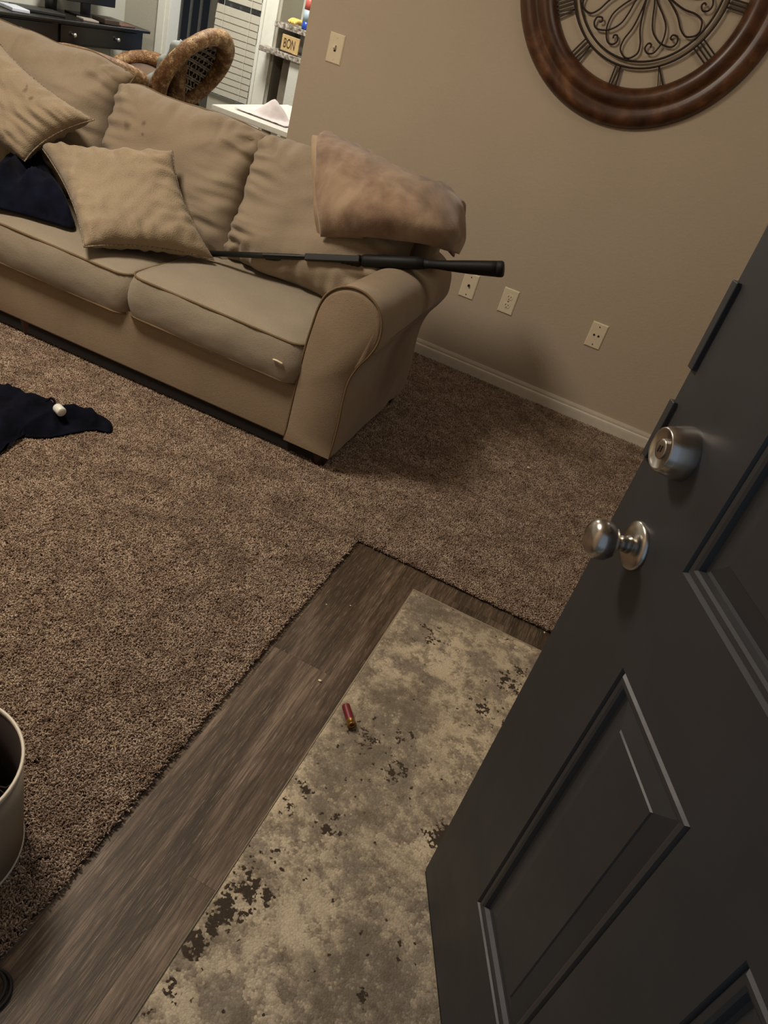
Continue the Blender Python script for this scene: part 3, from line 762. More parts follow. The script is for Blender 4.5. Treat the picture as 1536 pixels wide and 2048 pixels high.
# ------------------------------------------------------------------ throw pillows on the sofa
def square_pillow(corners, t_, label, seed, thick_dir, mat='pillow'):
    """corners TL, TR, BR, BL in world"""
    TL, TR, BR, BL = [Vector(c) for c in corners]
    c = (TL + TR + BR + BL) / 4
    bm, loop = pillow_bm(2, 2, 1, 56, 0.13, seed, 0.5, 0.0, 0.0)
    nrm = ((TR - BL).cross(TL - BR)).normalized()
    if nrm.dot(Vector(thick_dir)) < 0: nrm = -nrm
    def mp(p):
        u, v = p.x, p.y; uu, vv = (u + 1) / 2, (v + 1) / 2
        q = BL * (1 - uu) * (1 - vv) + BR * uu * (1 - vv) + TR * uu * vv + TL * (1 - uu) * vv
        f = p.z
        cr = noise.noise(Vector((u * 2.2, v * 7, seed))) * (abs(u) ** 2) + noise.noise(Vector((u * 7, v * 2.2, seed + 5))) * (abs(v) ** 2)
        cr += 0.5 * noise.noise(Vector(((u + v) * 2.0, (u - v) * 5.0, seed + 9)))
        # gathered creases along the seams
        eu, ev = abs(u), abs(v)
        m_ = max(eu, ev); tt = v if eu > ev else u
        cr += 1.1 * max(0, noise.noise(Vector((tt * 5.5, seed * 2.0 + (3 if u > 0 else 7) * (eu > ev) + (11 if v > 0 else 17) * (ev >= eu), 0.3)))) * max(0, (m_ - .45) / .55) * (1 - m_ ** 6)
        return q + nrm * (f * t_ + (0.024 * cr * min(1, abs(f) * 3)) * (1 if f > 0 else -1))
    for v in bm.verts: v.co = mp(v.co)
    base = Vector((c.x, c.y, min(p.z for p in (TL, TR, BR, BL))))
    rt = thing('throw_pillow', base, label, 'pillow')
    link('pillow_cover', bm, mat, rt, off=base, smooth=True)
    link('braided_edge', T([mp(p) for p in loop], 0.003, 6, True), 'braid', rt, off=base, smooth=True)
    return rt
bl = P(168, 494, 2, 0.462); br = P(428, 520, 2, 0.465)
tl = P(76, 286, 1, 2.50); tr = P(345, 302, 1, 2.56)
square_pillow((tl, tr, br, bl), 0.15, 'square beige textured throw pillow leaning in front of the middle back cushion', 3, (0.2, -1, 0.5))
tl2 = P(-215, 60, 1, 2.62); tr2 = P(10, 92, 1, 2.66); br2 = P(188, 240, 1, 2.58); bl2 = P(60, 330, 1, 2.42)
square_pillow((P(-190, 200, 1, 2.46), P(0, 88, 1, 2.62), P(188, 240, 1, 2.56), P(50, 322, 1, 2.42)), 0.15, 'large beige throw pillow with small dark stains at the sofa left end', 12, (0.2, -1, 0.5), 'pillow_stained')

# ------------------------------------------------------------------ cloth heaps
def inside(poly, x, y):
    c = False; n = len(poly)
    for i in range(n):
        x1, y1 = poly[i]; x2, y2 = poly[(i + 1) % n]
        if (y1 > y) != (y2 > y) and x < (x2 - x1) * (y - y1) / (y2 - y1) + x1: c = not c
    return c
def dist_poly(poly, x, y):
    m = 9e9; n = len(poly)
    for i in range(n):
        x1, y1 = poly[i]; x2, y2 = poly[(i + 1) % n]; dx, dy = x2 - x1, y2 - y1
        t = max(0, min(1, ((x - x1) * dx + (y - y1) * dy) / (dx * dx + dy * dy + 1e-12)))
        m = min(m, math.hypot(x - x1 - t * dx, y - y1 - t * dy))
    return m
def heap(poly, z0, H, fold=0.03, step=0.010, fall=0.03, seed=0, fdir=(1, 0.4), ffreq=9, hfun=None):
    """cloth lying in folds: radial grid from the outline to its middle, with a closed underside"""
    pts = catmull([Vector((p[0], p[1], 0)) for p in poly], 8, True)
    cx = sum(p.x for p in pts) / len(pts); cy = sum(p.y for p in pts) / len(pts)
    poly2 = [(p.x, p.y) for p in pts]
    bm = bmesh.new(); rows = []; K = 26
    for k in range(K + 1):
        s = k / K; row = []
        for p in pts:
            x = p.x + (cx - p.x) * s; y = p.y + (cy - p.y) * s
            d = dist_poly(poly2, x, y) if k else 0
            b = 1 - math.exp(-d / fall)
            u = x * fdir[0] + y * fdir[1]
            f = 0.55 + 0.45 * noise.noise(Vector((x * 6, y * 6, seed)))
            ridge = 1 - abs(noise.noise(Vector((u * ffreq, (x * fdir[1] - y * fdir[0]) * ffreq * .4, seed + 3)))) * 2
            z = z0 + (H * f + fold * ridge) * b + (hfun(x, y) * b if hfun else 0)
            z = max(z, z0 + 0.008)
            row.append(bm.verts.new((x, y, z)))
        rows.append(row)
    n = len(pts)
    for r1, r2 in zip(rows[:-2], rows[1:-1]):
        for i in range(n): bm.faces.new((r1[i], r1[(i + 1) % n], r2[(i + 1) % n], r2[i]))
    bm.faces.new(rows[-2])
    for v in rows[-1]: bm.verts.remove(v)
    low = [bm.verts.new((v.co.x, v.co.y, z0)) for v in rows[0]]
    for i in range(n): bm.faces.new((rows[0][i], low[i], low[(i + 1) % n], rows[0][(i + 1) % n]))
    bm.faces.new(low)
    return bm
# navy clothes on the carpet
pix = [(-60, 760), (0, 766), (55, 786), (100, 800), (122, 816), (150, 815), (190, 824), (221, 842), (221, 861), (185, 857), (150, 862), (95, 872), (45, 871), (18, 882), (-5, 905), (-90, 950)]
poly = [tuple(P(x, y, 2, 0.025)[:2]) for x, y in pix]
o = link('navy_clothes', heap(poly, 0.014, 0.034, 0.032, seed=4, fall=0.02, ffreq=14), 'navy2', smooth=True)
tag(o, 'crumpled navy garment lying on the carpet in front of the sofa', 'clothing')
c = P(119, 820, 2, 0.068)
rt = thing('bottle_cap', (c.x, c.y, c.z - 0.012), 'small white plastic cap or tag resting on the navy garment', 'cap')
ax = (P(126, 828, 2, 0.045) - P(112, 812, 2, 0.05)).normalized()
bm = bmesh.new(); lathe(bm, [(0.0, -0.017), (0.014, -0.017), (0.016, -0.012), (0.016, 0.014), (0.013, 0.017), (0, 0.017)], 20, Matrix.Translation((0, 0, 0.012)) @ frame_m((0, 0, 0), (0.1, .2, 1), ax.cross(Vector((0, 0, 1)))))
link('cap_shell', bm, 'trimw', rt, smooth=True)
o = link('strap_end', T(catmull([P(92, 803, 2, .05), P(100, 797, 2, .055), P(108, 800, 2, .055), P(110, 812, 2, .05)], 5), 0.004, 6), 'navy2', smooth=True)
tag(o, 'thin dark strap loop curling from the navy garment', 'strap')
# navy blanket on the seat
pix = [(150, 452), (118, 380), (92, 330), (30, 330), (-60, 320), (-120, 345), (-90, 400), (-40, 405), (40, 425), (100, 442)]
poly = [tuple(P(x, y, 2, z)[:2]) for (x, y), z in zip(pix, (.45, .47, .5, .5, .5, .5, .45, .45, .45, .45))]
o = link('navy_blanket', heap(poly, 0.445, 0.09, 0.075, seed=9, fall=0.04, ffreq=10, hfun=lambda x, y: 0.03), 'navy', smooth=True)
tag(o, 'rumpled dark navy blanket piled on the seat behind the square pillow', 'blanket')

# folded plush throw over the back corner
def make_throw():
    rows_px = [  # from the hem on the front, up over the crest
        ([(642, 474), (700, 473), (775, 478), (845, 488), (890, 500), (918, 508)], [2.60, 2.60, 2.62, 2.66, 2.72, 2.80]),
        ([(634, 420), (705, 425), (790, 436), (865, 452), (912, 468), (931, 480)], [2.58, 2.57, 2.59, 2.65, 2.74, 2.86]),
        ([(630, 350), (705, 362), (795, 388), (875, 412), (916, 432), (932, 448)], [2.64, 2.62, 2.64, 2.72, 2.82, 2.93]),
        ([(633, 295), (705, 315), (785, 346), (865, 380), (908, 402), (930, 425)], [2.73, 2.72, 2.74, 2.80, 2.88, 2.97]),
        ([(638, 266), (703, 295), (770, 326), (850, 362), (900, 388), (924, 412)], [2.82, 2.84, 2.86, 2.90, 2.95, 3.01])]
    cols_ = 6; G = []
    for px, ys in rows_px:
        G.append(catmull([P(x, y, 1, yy) for (x, y), yy in zip(px, ys)], 10))
    # crest rolls over and down behind the cushion
    last = G[-1]
    G.append([p + Vector((0.0, 0.07, -0.02)) for p in last]); G.append([p + Vector((0.0, 0.12, -0.10)) for p in last]); G.append([p + Vector((0.0, 0.14, -0.22)) for p in last])
    cols2 = list(zip(*G)); grid = [catmull(list(c_), 6) for c_ in cols2]
    nu, nv = len(grid), len(grid[0]); NV = nv
    base = Vector((sum(p[0].x for p in grid) / nu, 2.8, min(p[0].z for p in grid)))
    rt = thing('folded_throw', base, 'folded brown plush throw blanket draped over the sofa back corner', 'blanket')
    def sheet(off, du0, du1, mat, name, seed, th=0.012, nu=nu, nv=nv):
        bm = bmesh.new(); top = []; bot = []
        for i in range(nu):
            rt_, rb_ = [], []
            for j in range(nv):
                p = grid[i][j]
                a = grid[min(i + 1, nu - 1)][j] - grid[max(i - 1, 0)][j]; b = grid[i][min(j + 1, nv - 1)] - grid[i][max(j - 1, 0)]
                jj = j / (NV - 1)
                nn = (Vector((0.0, -1, 0.35)).lerp(Vector((0.1, -0.2, 1)), min(1, max(0, (jj - .35) / .22))) if jj < 0.57 else Vector((0.1, -0.2, 1)).lerp(Vector((0, 1, 0)), min(1, (jj - .57) / .2))).normalized()
                wv = 0.017 * noise.noise(Vector((p.x * 9, p.z * 9, seed))) + 0.010 * noise.noise(Vector((p.x * 24, p.z * 20 + p.x * 30, seed + 4)))
                e = min(i, nu - 1 - i, j) / 3.0; e = min(1, e); rnd = math.sqrt(max(0, 1 - (1 - e) ** 2))
                q = p + nn * (off + wv) + Vector((du0 if i == 0 else 0, 0, 0))
                rt_.append(bm.verts.new(q + nn * th * (0.15 + 0.85 * rnd))); rb_.append(bm.verts.new(q - nn * th * (0.15 + .85 * rnd)))
            top.append(rt_); bot.append(rb_)
        for i in range(nu - 1):
            for j in range(nv - 1):
                bm.faces.new((top[i][j], top[i + 1][j], top[i + 1][j + 1], top[i][j + 1])); bm.faces.new((bot[i][j], bot[i][j + 1], bot[i + 1][j + 1], bot[i + 1][j]))
        for j in range(nv - 1):
            bm.faces.new((top[0][j], top[0][j + 1], bot[0][j + 1], bot[0][j])); bm.faces.new((top[-1][j], bot[-1][j], bot[-1][j + 1], top[-1][j + 1]))
        for i in range(nu - 1):
            bm.faces.new((top[i][0], bot[i][0], bot[i + 1][0], top[i + 1][0])); bm.faces.new((top[i][-1], top[i + 1][-1], bot[i + 1][-1], bot[i][-1]))
        return link(name, bm, mat, rt, off=base, smooth=True)
    sheet(0.0, 0, 0, 'throw', 'outer_fold', 3)
    sheet(-0.024, -0.024, 0, 'throw_light', 'inner_fold', 6, 0.010, 14, 26)
make_throw()

# ------------------------------------------------------------------ shotgun across the sofa arm
def make_gun():
    a = P(425, 507, 1, 2.545); b = P(1004, 531, 1, 2.68)
    ax = (b - a).normalized(); L = (b - a).length
    up = Vector((0.0, -0.86, 0.50)); up = (up - ax * up.dot(ax)).normalized(); sd = ax.cross(up)
    rt = thing('shotgun', (a + b) / 2 - up * 0.03, 'black pump action shotgun lying from the pillow across the sofa arm', 'gun')
    base = rt.location.copy()
    def pt(s, u, v): return a + ax * (s * L) + up * u + sd * v
    def bar(segs):      # segs: (s, up centre, half height, half width)
        bm = bmesh.new(); rings = []
        for s, u, hh, hw in segs:
            hh *= 0.92 if s < .75 else 0.74; hw *= 1.08 if s < .75 else 0.92
            rings.append([bm.verts.new(pt(s, u + hh * math.sin(t) * (1 if abs(math.sin(t)) > .99 else 1), hw * math.cos(t))) for t in [2 * PI * k / 14 for k in range(14)]])
        for r1, r2 in zip(rings[:-1], rings[1:]):
            for k in range(14): bm.faces.new((r1[k], r1[(k + 1) % 14], r2[(k + 1) % 14], r2[k]))
        bm.faces.new(rings[0][::-1]); bm.faces.new(rings[-1]); return bm
    link('barrel', T([pt(-0.06, 0, 0), pt(0.55, 0.0, 0)], 0.0105, 16), 'gunmetal', rt, off=base, smooth=True)
    link('magazine_tube', T([pt(0.19, -0.027, 0), pt(0.40, -0.027, 0)], 0.0115, 14), 'gunmetal', rt, off=base, smooth=True)
    link('front_sight', T([pt(-0.055, 0.010, 0), pt(-0.055, 0.016, 0)], 0.002, 8), 'gunmetal', rt, off=base)
    bm = bmesh.new()
    m = frame_m(pt(0.27, 0.008, 0), ax, up); box(bm, -0.08 * L, 0.08 * L, 0, 0.008, -0.0035, 0.0035, m)
    link('top_rib', bm, 'gunmetal', rt, off=base, bevel=0.001)
    # forend with grooves
    segs = []
    for k in range(25):
        s = 0.345 + 0.19 * k / 24; g = 0.0018 if k % 2 and 2 < k < 22 else 0
        e = 0.75 if k in (0, 24) else 1.0
        segs.append((s, -0.022, (0.024 - g) * e, (0.0225 - g) * e))
    link('forend', bar(segs), 'gun', rt, off=base, smooth=True)
    bm = bmesh.new(); m = frame_m(pt(0.44, 0.004, 0), ax, up); box(bm, -0.095 * L, 0.095 * L, 0.004, 0.022, -0.011 + .004, 0.013 + .004, m)
    link('top_rail', bm, 'blackmatte', rt, off=base, bevel=0.003)
    link('receiver', bar([(0.535, -0.010, 0.022, 0.017), (0.545, -0.012, 0.030, 0.0205), (0.66, -0.012, 0.031, 0.021), (0.72, -0.012, 0.029, 0.020), (0.745, -0.014, 0.022, 0.018)]), 'gun', rt, off=base, smooth=True)
    link('trigger_guard', T(catmull([pt(0.63, -0.042, 0), pt(0.645, -0.062, 0), pt(0.675, -0.066, 0), pt(0.705, -0.058, 0), pt(0.72, -0.04, 0)], 5), 0.0035, 8), 'gunmetal', rt, off=base, smooth=True)
    link('trigger', T(catmull([pt(0.675, -0.040, 0), pt(0.680, -0.050, 0), pt(0.674, -0.057, 0)], 4), 0.0022, 6), 'gunmetal', rt, off=base, smooth=True)
    link('stock', bar([(0.738, -0.014, 0.021, 0.0175), (0.765, -0.016, 0.019, 0.0165), (0.79, -0.019, 0.020, 0.017), (0.83, -0.026, 0.028, 0.020), (0.90, -0.032, 0.042, 0.0245), (0.965, -0.036, 0.052, 0.027), (0.982, -0.037, 0.054, 0.0275)]), 'gun', rt, off=base, smooth=True)
    link('butt_pad', bar([(0.982, -0.037, 0.055, 0.028), (0.997, -0.037, 0.056, 0.028), (1.003, -0.037, 0.052, 0.024)]), 'blackmatte', rt, off=base, smooth=True)
make_gun()

# ------------------------------------------------------------------ spent shell on the rug
def make_shell():
    z = 0.0085 + 0.0105
    a = P(692, 1413, 2, z); b = P(703, 1449, 2, z); d = (b - a).normalized(); ln = 0.060
    c = (a + b) / 2; a = c - d * ln / 2
    rt = thing('shotgun_shell', (c.x, c.y, 0.0085), 'red plastic shotgun shell with brass base lying on the rug edge', 'shotgun shell')
    m = Matrix.Translation((a.x - c.x, a.y - c.y, 0.0108)) @ d.to_track_quat('Z', 'Y').to_matrix().to_4x4()
    pr = [(0.0, 0.004), (0.0085, 0.004), (0.0088, 0.0), (0.0098, 0.001)] + [(0.0100 + (0.00025 if k % 2 else 0), 0.004 + k * 0.0026) for k in range(16)] + [(0.0101, 0.046)]
    bm = bmesh.new(); lathe(bm, pr, 24, m); link('hull', bm, 'red', rt, smooth=True)
    bm = bmesh.new(); lathe(bm, [(0.0103, 0.0445), (0.0106, 0.046), (0.0106, 0.0585), (0.0116, 0.0588), (0.0116, 0.0608), (0.0105, 0.0612), (0.0035, 0.0610), (0.0033, 0.0604), (0.0, 0.0604)], 24, m)
    link('brass_head', bm, 'brass', rt, smooth=True)
    bm = bmesh.new(); lathe(bm, [(0.0031, 0.0604), (0.0030, 0.0613), (0, 0.0611)], 16, m); link('primer', bm, 'iron', rt)
make_shell()

# ------------------------------------------------------------------ drum lampshade and cord loop
def make_shade():
    c = Vector((-0.703, 0.572, 0.012)); r1, r0, H = 0.137, 0.139, 0.238
    rt = thing('lampshade', c, 'white drum lampshade with dark lining standing on the carpet by the planks', 'lampshade')
    bm = bmesh.new(); lathe(bm, [(r0, 0.004), (r1, H - 0.004), (r1 - 0.0015, H - 0.004), (r0 - 0.0015, 0.004)], 64, closed=True); link('shade_wall', bm, 'shade', rt, smooth=True)
    bm = bmesh.new(); lathe(bm, [(r0 - 0.002, 0.006), (r1 - 0.002, H - 0.008), (r1 - 0.003, H - 0.008), (r0 - 0.003, 0.006)], 64, closed=True); link('lining', bm, 'lining', rt, smooth=True)
    for r, z in ((r1 - .0006, H - 0.003), (r0 - .0006, 0.004)):
        bm = bmesh.new(); lathe(bm, [(r + .0022, z - 0.0045), (r + .0024, z + .003), (r, z + 0.0048), (r - .0032, z + .003), (r - .003, z - 0.0045)], 64, closed=True); link('trim_band', bm, 'trim', rt, smooth=True)
    zc = H - 0.03
    link('fitter_ring', T([(0.021 * math.cos(k * PI / 8), 0.021 * math.sin(k * PI / 8), zc) for k in range(16)], 0.0022, 6, True), 'iron', rt, smooth=True)
    for k in range(3):
        a = math.radians(20 + 120 * k)
        link('fitter_arm', T([(0.021 * math.cos(a), 0.021 * math.sin(a), zc), (0.12 * math.cos(a), 0.12 * math.sin(a), zc), ((r1 - .004) * math.cos(a), (r1 - .004) * math.sin(a), H - 0.012)], 0.0018, 6), 'iron', rt, smooth=True)
    # added dark disc: the shadow inside the open lampshade, put into colour
    bm = bmesh.new(); lathe(bm, [(r0 - 0.004, 0.004), (r0 - 0.004, 0.006), (0, 0.006)], 48); link('inner_shadow_disc', bm, 'lining', rt)
make_shade()
c = Vector((-0.462, 0.440, 0.004))
bm = bmesh.new(); pts = []
for k in range(60):
    a = k / 60 * 4 * PI; r = 0.0345 - 0.0075 * (0.5 - 0.5 * math.cos(a / 2)); pts.append(Vector((r * math.cos(a) + 0.002 * math.sin(a / 2), r * math.sin(a), 0.0035 + 0.004 * (0.5 - 0.5 * math.cos(a / 2)))))
tube(bm, pts, 0.0032, 8, True)
o = link('hair_tie', bm, 'blackmatte', smooth=True); o.location = (c.x, c.y, 0.0)
tag(o, 'black elastic loop coiled twice on the planks at the lower left', 'hair tie')

# crumbs
def crumb(px, py, z, r, label):
    c = P(px, py, 2, z + r * .5); bm = bmesh.new(); bmesh.ops.create_icosphere(bm, subdivisions=2, radius=r)
    for v in bm.verts: v.co = Vector((v.co.x * 1.4, v.co.y, v.co.z * .6)) + wob(v.co, r * .5, 200, px)
    o = link('crumb', bm, 'plate', smooth=True); o.location = (c.x, c.y, z + r * .5)
    tag(o, label, 'crumb')
crumb(640, 1361, 0, 0.0035, 'tiny pale crumb on the planks left of the red shell')
crumb(653, 1209, 0, 0.0018, 'tiny white speck on the planks near the carpet edge, left of two')
crumb(701, 1211, 0, 0.0016, 'tiny white speck on the planks, right one of the pair')
crumb(1057, 935, 0.016, 0.005, 'white fleck on the shaded carpet between sofa and door')
crumb(1089, 1265, 0, 0.0025, 'pale bit at the carpet edge beside the door')

# ------------------------------------------------------------------ dining room: desk
def make_desk():
    rt = thing('desk', (-4.38, 3.95, 0), 'black writing desk with silver knobs against the far left wall', 'desk')
    X1, Y1 = 0.355, 1.62     # local extents
    link('desk_top', B(-0.005, X1, 0.0, Y1, 0.728, 0.750), 'black', rt, bevel=0.006)
    link('apron', B(0.01, X1 - 0.035, 0.04, Y1 - 0.04, 0.60, 0.727), 'black', rt, bevel=0.003)
    for (ya, yb, kn) in ((0.72, 1.50, (0.83, 1.27)), (0.06, 0.66, (0.36,))):
        d = link('drawer', B(X1 - 0.036, X1 - 0.022, ya, yb, 0.612, 0.718), 'black', rt, bevel=0.003)
        for y in kn:
            bm = bmesh.new(); lathe(bm, [(0.006, 0), (0.005, 0.008), (0.013, 0.014), (0.014, 0.02), (0.009, 0.026), (0, 0.027)], 16, Matrix.Translation((X1 - 0.022, y, 0.668)) @ Matrix.Rotation(PI / 2, 4, 'Y'))
            link('knob', bm, 'silver', d, smooth=True)
    for x, y in ((0.03, 0.07), (0.03, Y1 - 0.07), (X1 - 0.06, 0.07), (X1 - 0.06, Y1 - 0.07), (X1 - 0.06, 0.69)):
        link('leg', B(x - .022, x + .022, y - .022, y + .022, 0, 0.60), 'black', rt, bevel=0.003)
make_desk()
rt = thing('monitor', (-4.22, 4.95, 0.75), 'dark flat computer screen standing on the black desk', 'monitor')
link('screen', B(0, 0.03, -0.12, 0.42, 0.085, 0.43), 'black', rt, bevel=0.004)
link('stand', B(-0.02, 0.0, 0.12, 0.20, 0.012, 0.28), 'black', rt); link('stand_base', B(-0.10, 0.09, 0.06, 0.26, 0.0, 0.012), 'black', rt, bevel=0.003)
def desk_item(name, x, y, dx, dy, dz, rgb, label, cat, rough=0.5):
    o = link(name, B(-dx / 2, dx / 2, -dy / 2, dy / 2, 0, dz), plain(name + '_surface', rgb, rough), bevel=min(dx, dy, dz) * .2)
    o.location = (x, y, 0.7505); o.rotation_euler = (0, 0, random.uniform(-.3, .3)); return tag(o, label, cat)
desk_item('keyboard', -4.17, 4.60, 0.12, 0.34, 0.018, (30, 28, 28), 'dark keyboard lying on the black desk', 'keyboard')
desk_item('paper_stack', -4.13, 4.36, 0.14, 0.12, 0.02, (205, 210, 224), 'pale bluish paper stack near the front of the desk', 'papers')
desk_item('notebook', -4.12, 5.33, 0.15, 0.18, 0.010, (104, 74, 62), 'flat brown notebook at the far end of the desk', 'notebook')
desk_item('card_box', -4.10, 4.98, 0.08, 0.12, 0.012, (160, 150, 140), 'small grey box on the desk in front of the screen', 'box')
desk_item('green_marker', -4.27, 5.28, 0.02, 0.09, 0.014, (60, 120, 50), 'green marker lying at the back of the desk', 'marker')
desk_item('folder_pile', -4.09, 5.15, 0.12, 0.14, 0.035, (58, 48, 38), 'dark pile of folders under the screen', 'folders')
rt = thing('pen_cup', (-4.30, 4.86, 0.7505), 'black cup with a yellow ball on the desk', 'cup')
bm = bmesh.new(); lathe(bm, [(0, 0), (0.036, 0), (0.04, 0.09), (0.036, 0.09), (0.033, 0.006), (0, 0.006)], 20); link('cup_body', bm, 'blackmatte', rt, smooth=True)
bm = bmesh.new(); bmesh.ops.create_uvsphere(bm, u_segments=16, v_segments=10, radius=0.034); bmesh.ops.translate(bm, vec=(0, 0, 0.1), verts=bm.verts); link('yellow_ball', bm, plain('yellow_felt', (206, 200, 90), 0.9), rt, smooth=True)
rt = thing('storage_box', (-4.30, 5.0, 0), 'white storage box on the floor under the black desk', 'box')
link('box_body', B(-0.08, 0.10, -0.3, 0.34, 0.07, 0.57), 'trimw', rt, bevel=0.006); link('box_lid', B(-0.085, 0.105, -0.31, 0.35, 0.57, 0.655), 'wall_light', rt, bevel=0.006)
rt.location.z = -0.07

# ------------------------------------------------------------------ far doorway: trim, patio, blind door
bm = bmesh.new(); box(bm, -4.10, -4.035, FY - 0.02, FY, 0, 2.06); box(bm, -4.035, -4.0, FY - 0.012, FY + 0.12, 0, 2.04)
struct('trim_2', bm, 'trimw', bevel=0.003)
bm = bmesh.new(); box(bm, -3.215, -3.12, FY - 0.02, FY, 0, 2.06); box(bm, -3.24, -3.215, FY - 0.03, FY, 0, 2.04); box(bm, -4.10, -3.12, FY - 0.02, FY, 2.04, 2.12)
struct('trim_3', bm, 'trimw', bevel=0.003)
def make_patio_door():
    rt = bpy.data.objects.new('door_2', None); COL.objects.link(rt); rt.location = (-3.60, FY + 0.03, 0); rt['kind'] = 'structure'
    rt['label'] = 'patio door with half closed grey slatted blinds'
    fr = plain('grey_door_paint', (78, 76, 66), 0.5)
    link('door_stile', B(-0.085, -0.02, 0, 0.045, 0.01, 2.03), fr, rt, bevel=0.003)
    link('door_stile', B(0.34, 0.36, 0, 0.045, 0.01, 2.03), 'trimw', rt, bevel=0.003)
    link('door_rail', B(-0.02, 0.34, 0, 0.045, 0.01, 0.46), 'wall_grey', rt, bevel=0.003)
    link('door_rail', B(-0.02, 0.34, 0, 0.045, 1.92, 2.03), 'wall_grey', rt, bevel=0.003)
    g = NT('pane_glass', 0.02, 0, 0.5); g.b.inputs['Transmission Weight'].default_value = 1.0; g.color((0.9, 0.95, 0.93, 1))
    link('pane', B(-0.02, 0.34, 0.02, 0.026, 0.46, 1.92), g.m, rt)
    bl_ = link('blind_rail', B(-0.02, 0.335, -0.035, -0.005, 1.90, 1.94), 'wall_light', rt)
    slat = plain('grey_slat', (186, 182, 168), 0.45, var=0.04)
    me = None
    for k in range(32):
        z = 0.50 + k * 0.044
        if k == 13: continue      # one slat is missing
        if me is None:
            bm = bmesh.new(); box(bm, -0.18, 0.18, -0.0012, 0.0012, -0.0255, 0.0255, Matrix.Rotation(-0.10, 4, 'X'))
            me = bpy.data.meshes.new('slat'); bm.to_mesh(me); bm.free(); me.materials.append(slat)
        o = bpy.data.objects.new('slat', me); COL.objects.link(o); o.parent = rt; o.location = (0.157 + random.uniform(-.004, .004), -0.020, z)
        o.rotation_euler = (0, random.uniform(-.012, .012), 0)
    for x in (0.05, 0.27): link('blind_cord', T([(x, -0.045, 0.49), (x, -0.045, 1.9)], 0.0012, 5), 'trimw', rt)
make_patio_door()
struct('patio_floor', B(-6.0, -2.0, 5.87, 8.6, -0.1, -0.02), 'wall_grey')
struct('wall_patio', B(-6.0, -3.10, 8.5, 8.6, -0.1, 2.6), plain('dark_stucco', (60, 58, 54), 0.9))
rt = thing('patio_railing', (-4.4, 7.0, 0), 'dark metal railing with upright bars outside the far doorway', 'railing')
for z in (0.12, 1.02): link('rail', B(-0.9, 0.9, -0.02, 0.02, z - .015, z + .015), 'blackmatte', rt)
for k in range(18):
    link('baluster', B(-0.86 + k * 0.1 - .009, -0.86 + k * 0.1 + .009, -0.009, 0.009, -0.02 if k in (0, 17) else 0.13, 1.01), plain('railing_bar', (128, 118, 102), 0.5) if k == 0 else bpy.data.materials['railing_bar'], rt)
for k, (x, z0_, z1_, rgb, lab) in enumerate(((-4.95, 0, 0.52, (14, 14, 14), 'low black patio seat behind the railing'), (-4.35, 0.0, 0.86, (16, 16, 17), 'taller black patio cabinet behind the railing'))):
    o = thing('storage_bench' if k == 0 else 'storage_cabinet', (x, 7.6, -0.02), lab, 'bench' if k == 0 else 'cabinet')
    link('body', B(-0.22, 0.22, -0.2, 0.2, 0.04, z1_ * .75), 'blackmatte', o, bevel=0.03); link('top', B(-0.24, 0.24, -0.22, 0.22, z1_ * .75, z1_), 'blackmatte', o, bevel=0.03)
    for sx in (-.17, .17):
        for sy in (-.15, .15): link('leg', B(sx - .02, sx + .02, sy - .02, sy + .02, 0, 0.04), 'blackmatte', o)

# ------------------------------------------------------------------ kitchen bar, sign and things on it
BX0, BX1 = -3.17, -1.3
o = link('bar_cabinet', B(-2.99, BX1, 5.69, 5.99, 0, 0.868), plain('taupe_cabinet', (122, 112, 98), 0.6)); tag(o, 'taupe cabinet end under the lower granite counter', 'cabinet')
o = link('bar_side_wall', B(-2.90, BX1, 5.625, 5.688, 0, 0.868), 'wall_light'); tag(o, 'pale painted knee wall below the granite bar', 'knee wall'); o['kind'] = 'structure'
o = link('bar_backsplash', B(-3.02, BX1, 5.95, 6.02, 0.905, 1.035), 'wall_light'); tag(o, 'pale riser between the two granite counters', 'riser'); o['kind'] = 'structure'
o = link('lower_counter', B(BX0 + .02, BX1, 5.60, 5.99, 0.869, 0.904), 'granite', bevel=0.004); tag(o, 'lower grey speckled granite counter', 'counter')
o = link('upper_counter', B(-3.10, BX1, 5.68, 6.05, 1.036, 1.072), 'granite', bevel=0.004); tag(o, 'raised speckled granite bar top above the lower counter', 'counter')
def make_sign():
    rt = thing('wooden_sign', (-2.955, 5.655, 0.905), 'small wooden sign lettered BON leaning between the granite counters', 'sign')
    m = Matrix.Rotation(math.radians(14), 4, 'X') @ Matrix.Rotation(0.0, 4, 'Z')
    bm = bmesh.new(); box(bm, -0.065, 0.11, -0.006, 0.006, 0.006, 0.125); link('board', bm, plain('pine_board', (196, 168, 118), 0.6, var=0.12, scale=40), rt, bevel=0.002)
    link('shelf_strip', B(-0.075, 0.055, -0.015, 0.012, 0.0, 0.010), plain('dark_strip', (40, 26, 18), 0.6), rt)
    cu = bpy.data.curves.new('lettering', 'FONT'); cu.body = 'BON'; cu.size = 0.078; cu.extrude = 0.0008; cu.align_x = 'LEFT'
    tmp = bpy.data.objects.new('t', cu); me = bpy.data.meshes.new_from_object(tmp)
    o = new_obj('lettering', me, None, rt, False); me.materials.clear(); me.materials.append(plain('letter_paint', (74, 54, 32), 0.7)); o.location = (-0.045, -0.0072, 0.035); o.rotation_euler = (PI / 2, 0, 0); o.scale = (0.72, 1.25, 1)
    rt.rotation_euler = (0, 0, math.radians(-4)); rt.scale = (0.82, 1, 0.86)
make_sign()
rt = thing('spray_bottle', (-2.885, 5.74, 1.0725), 'blue and red plastic bottle on the raised granite bar', 'bottle')
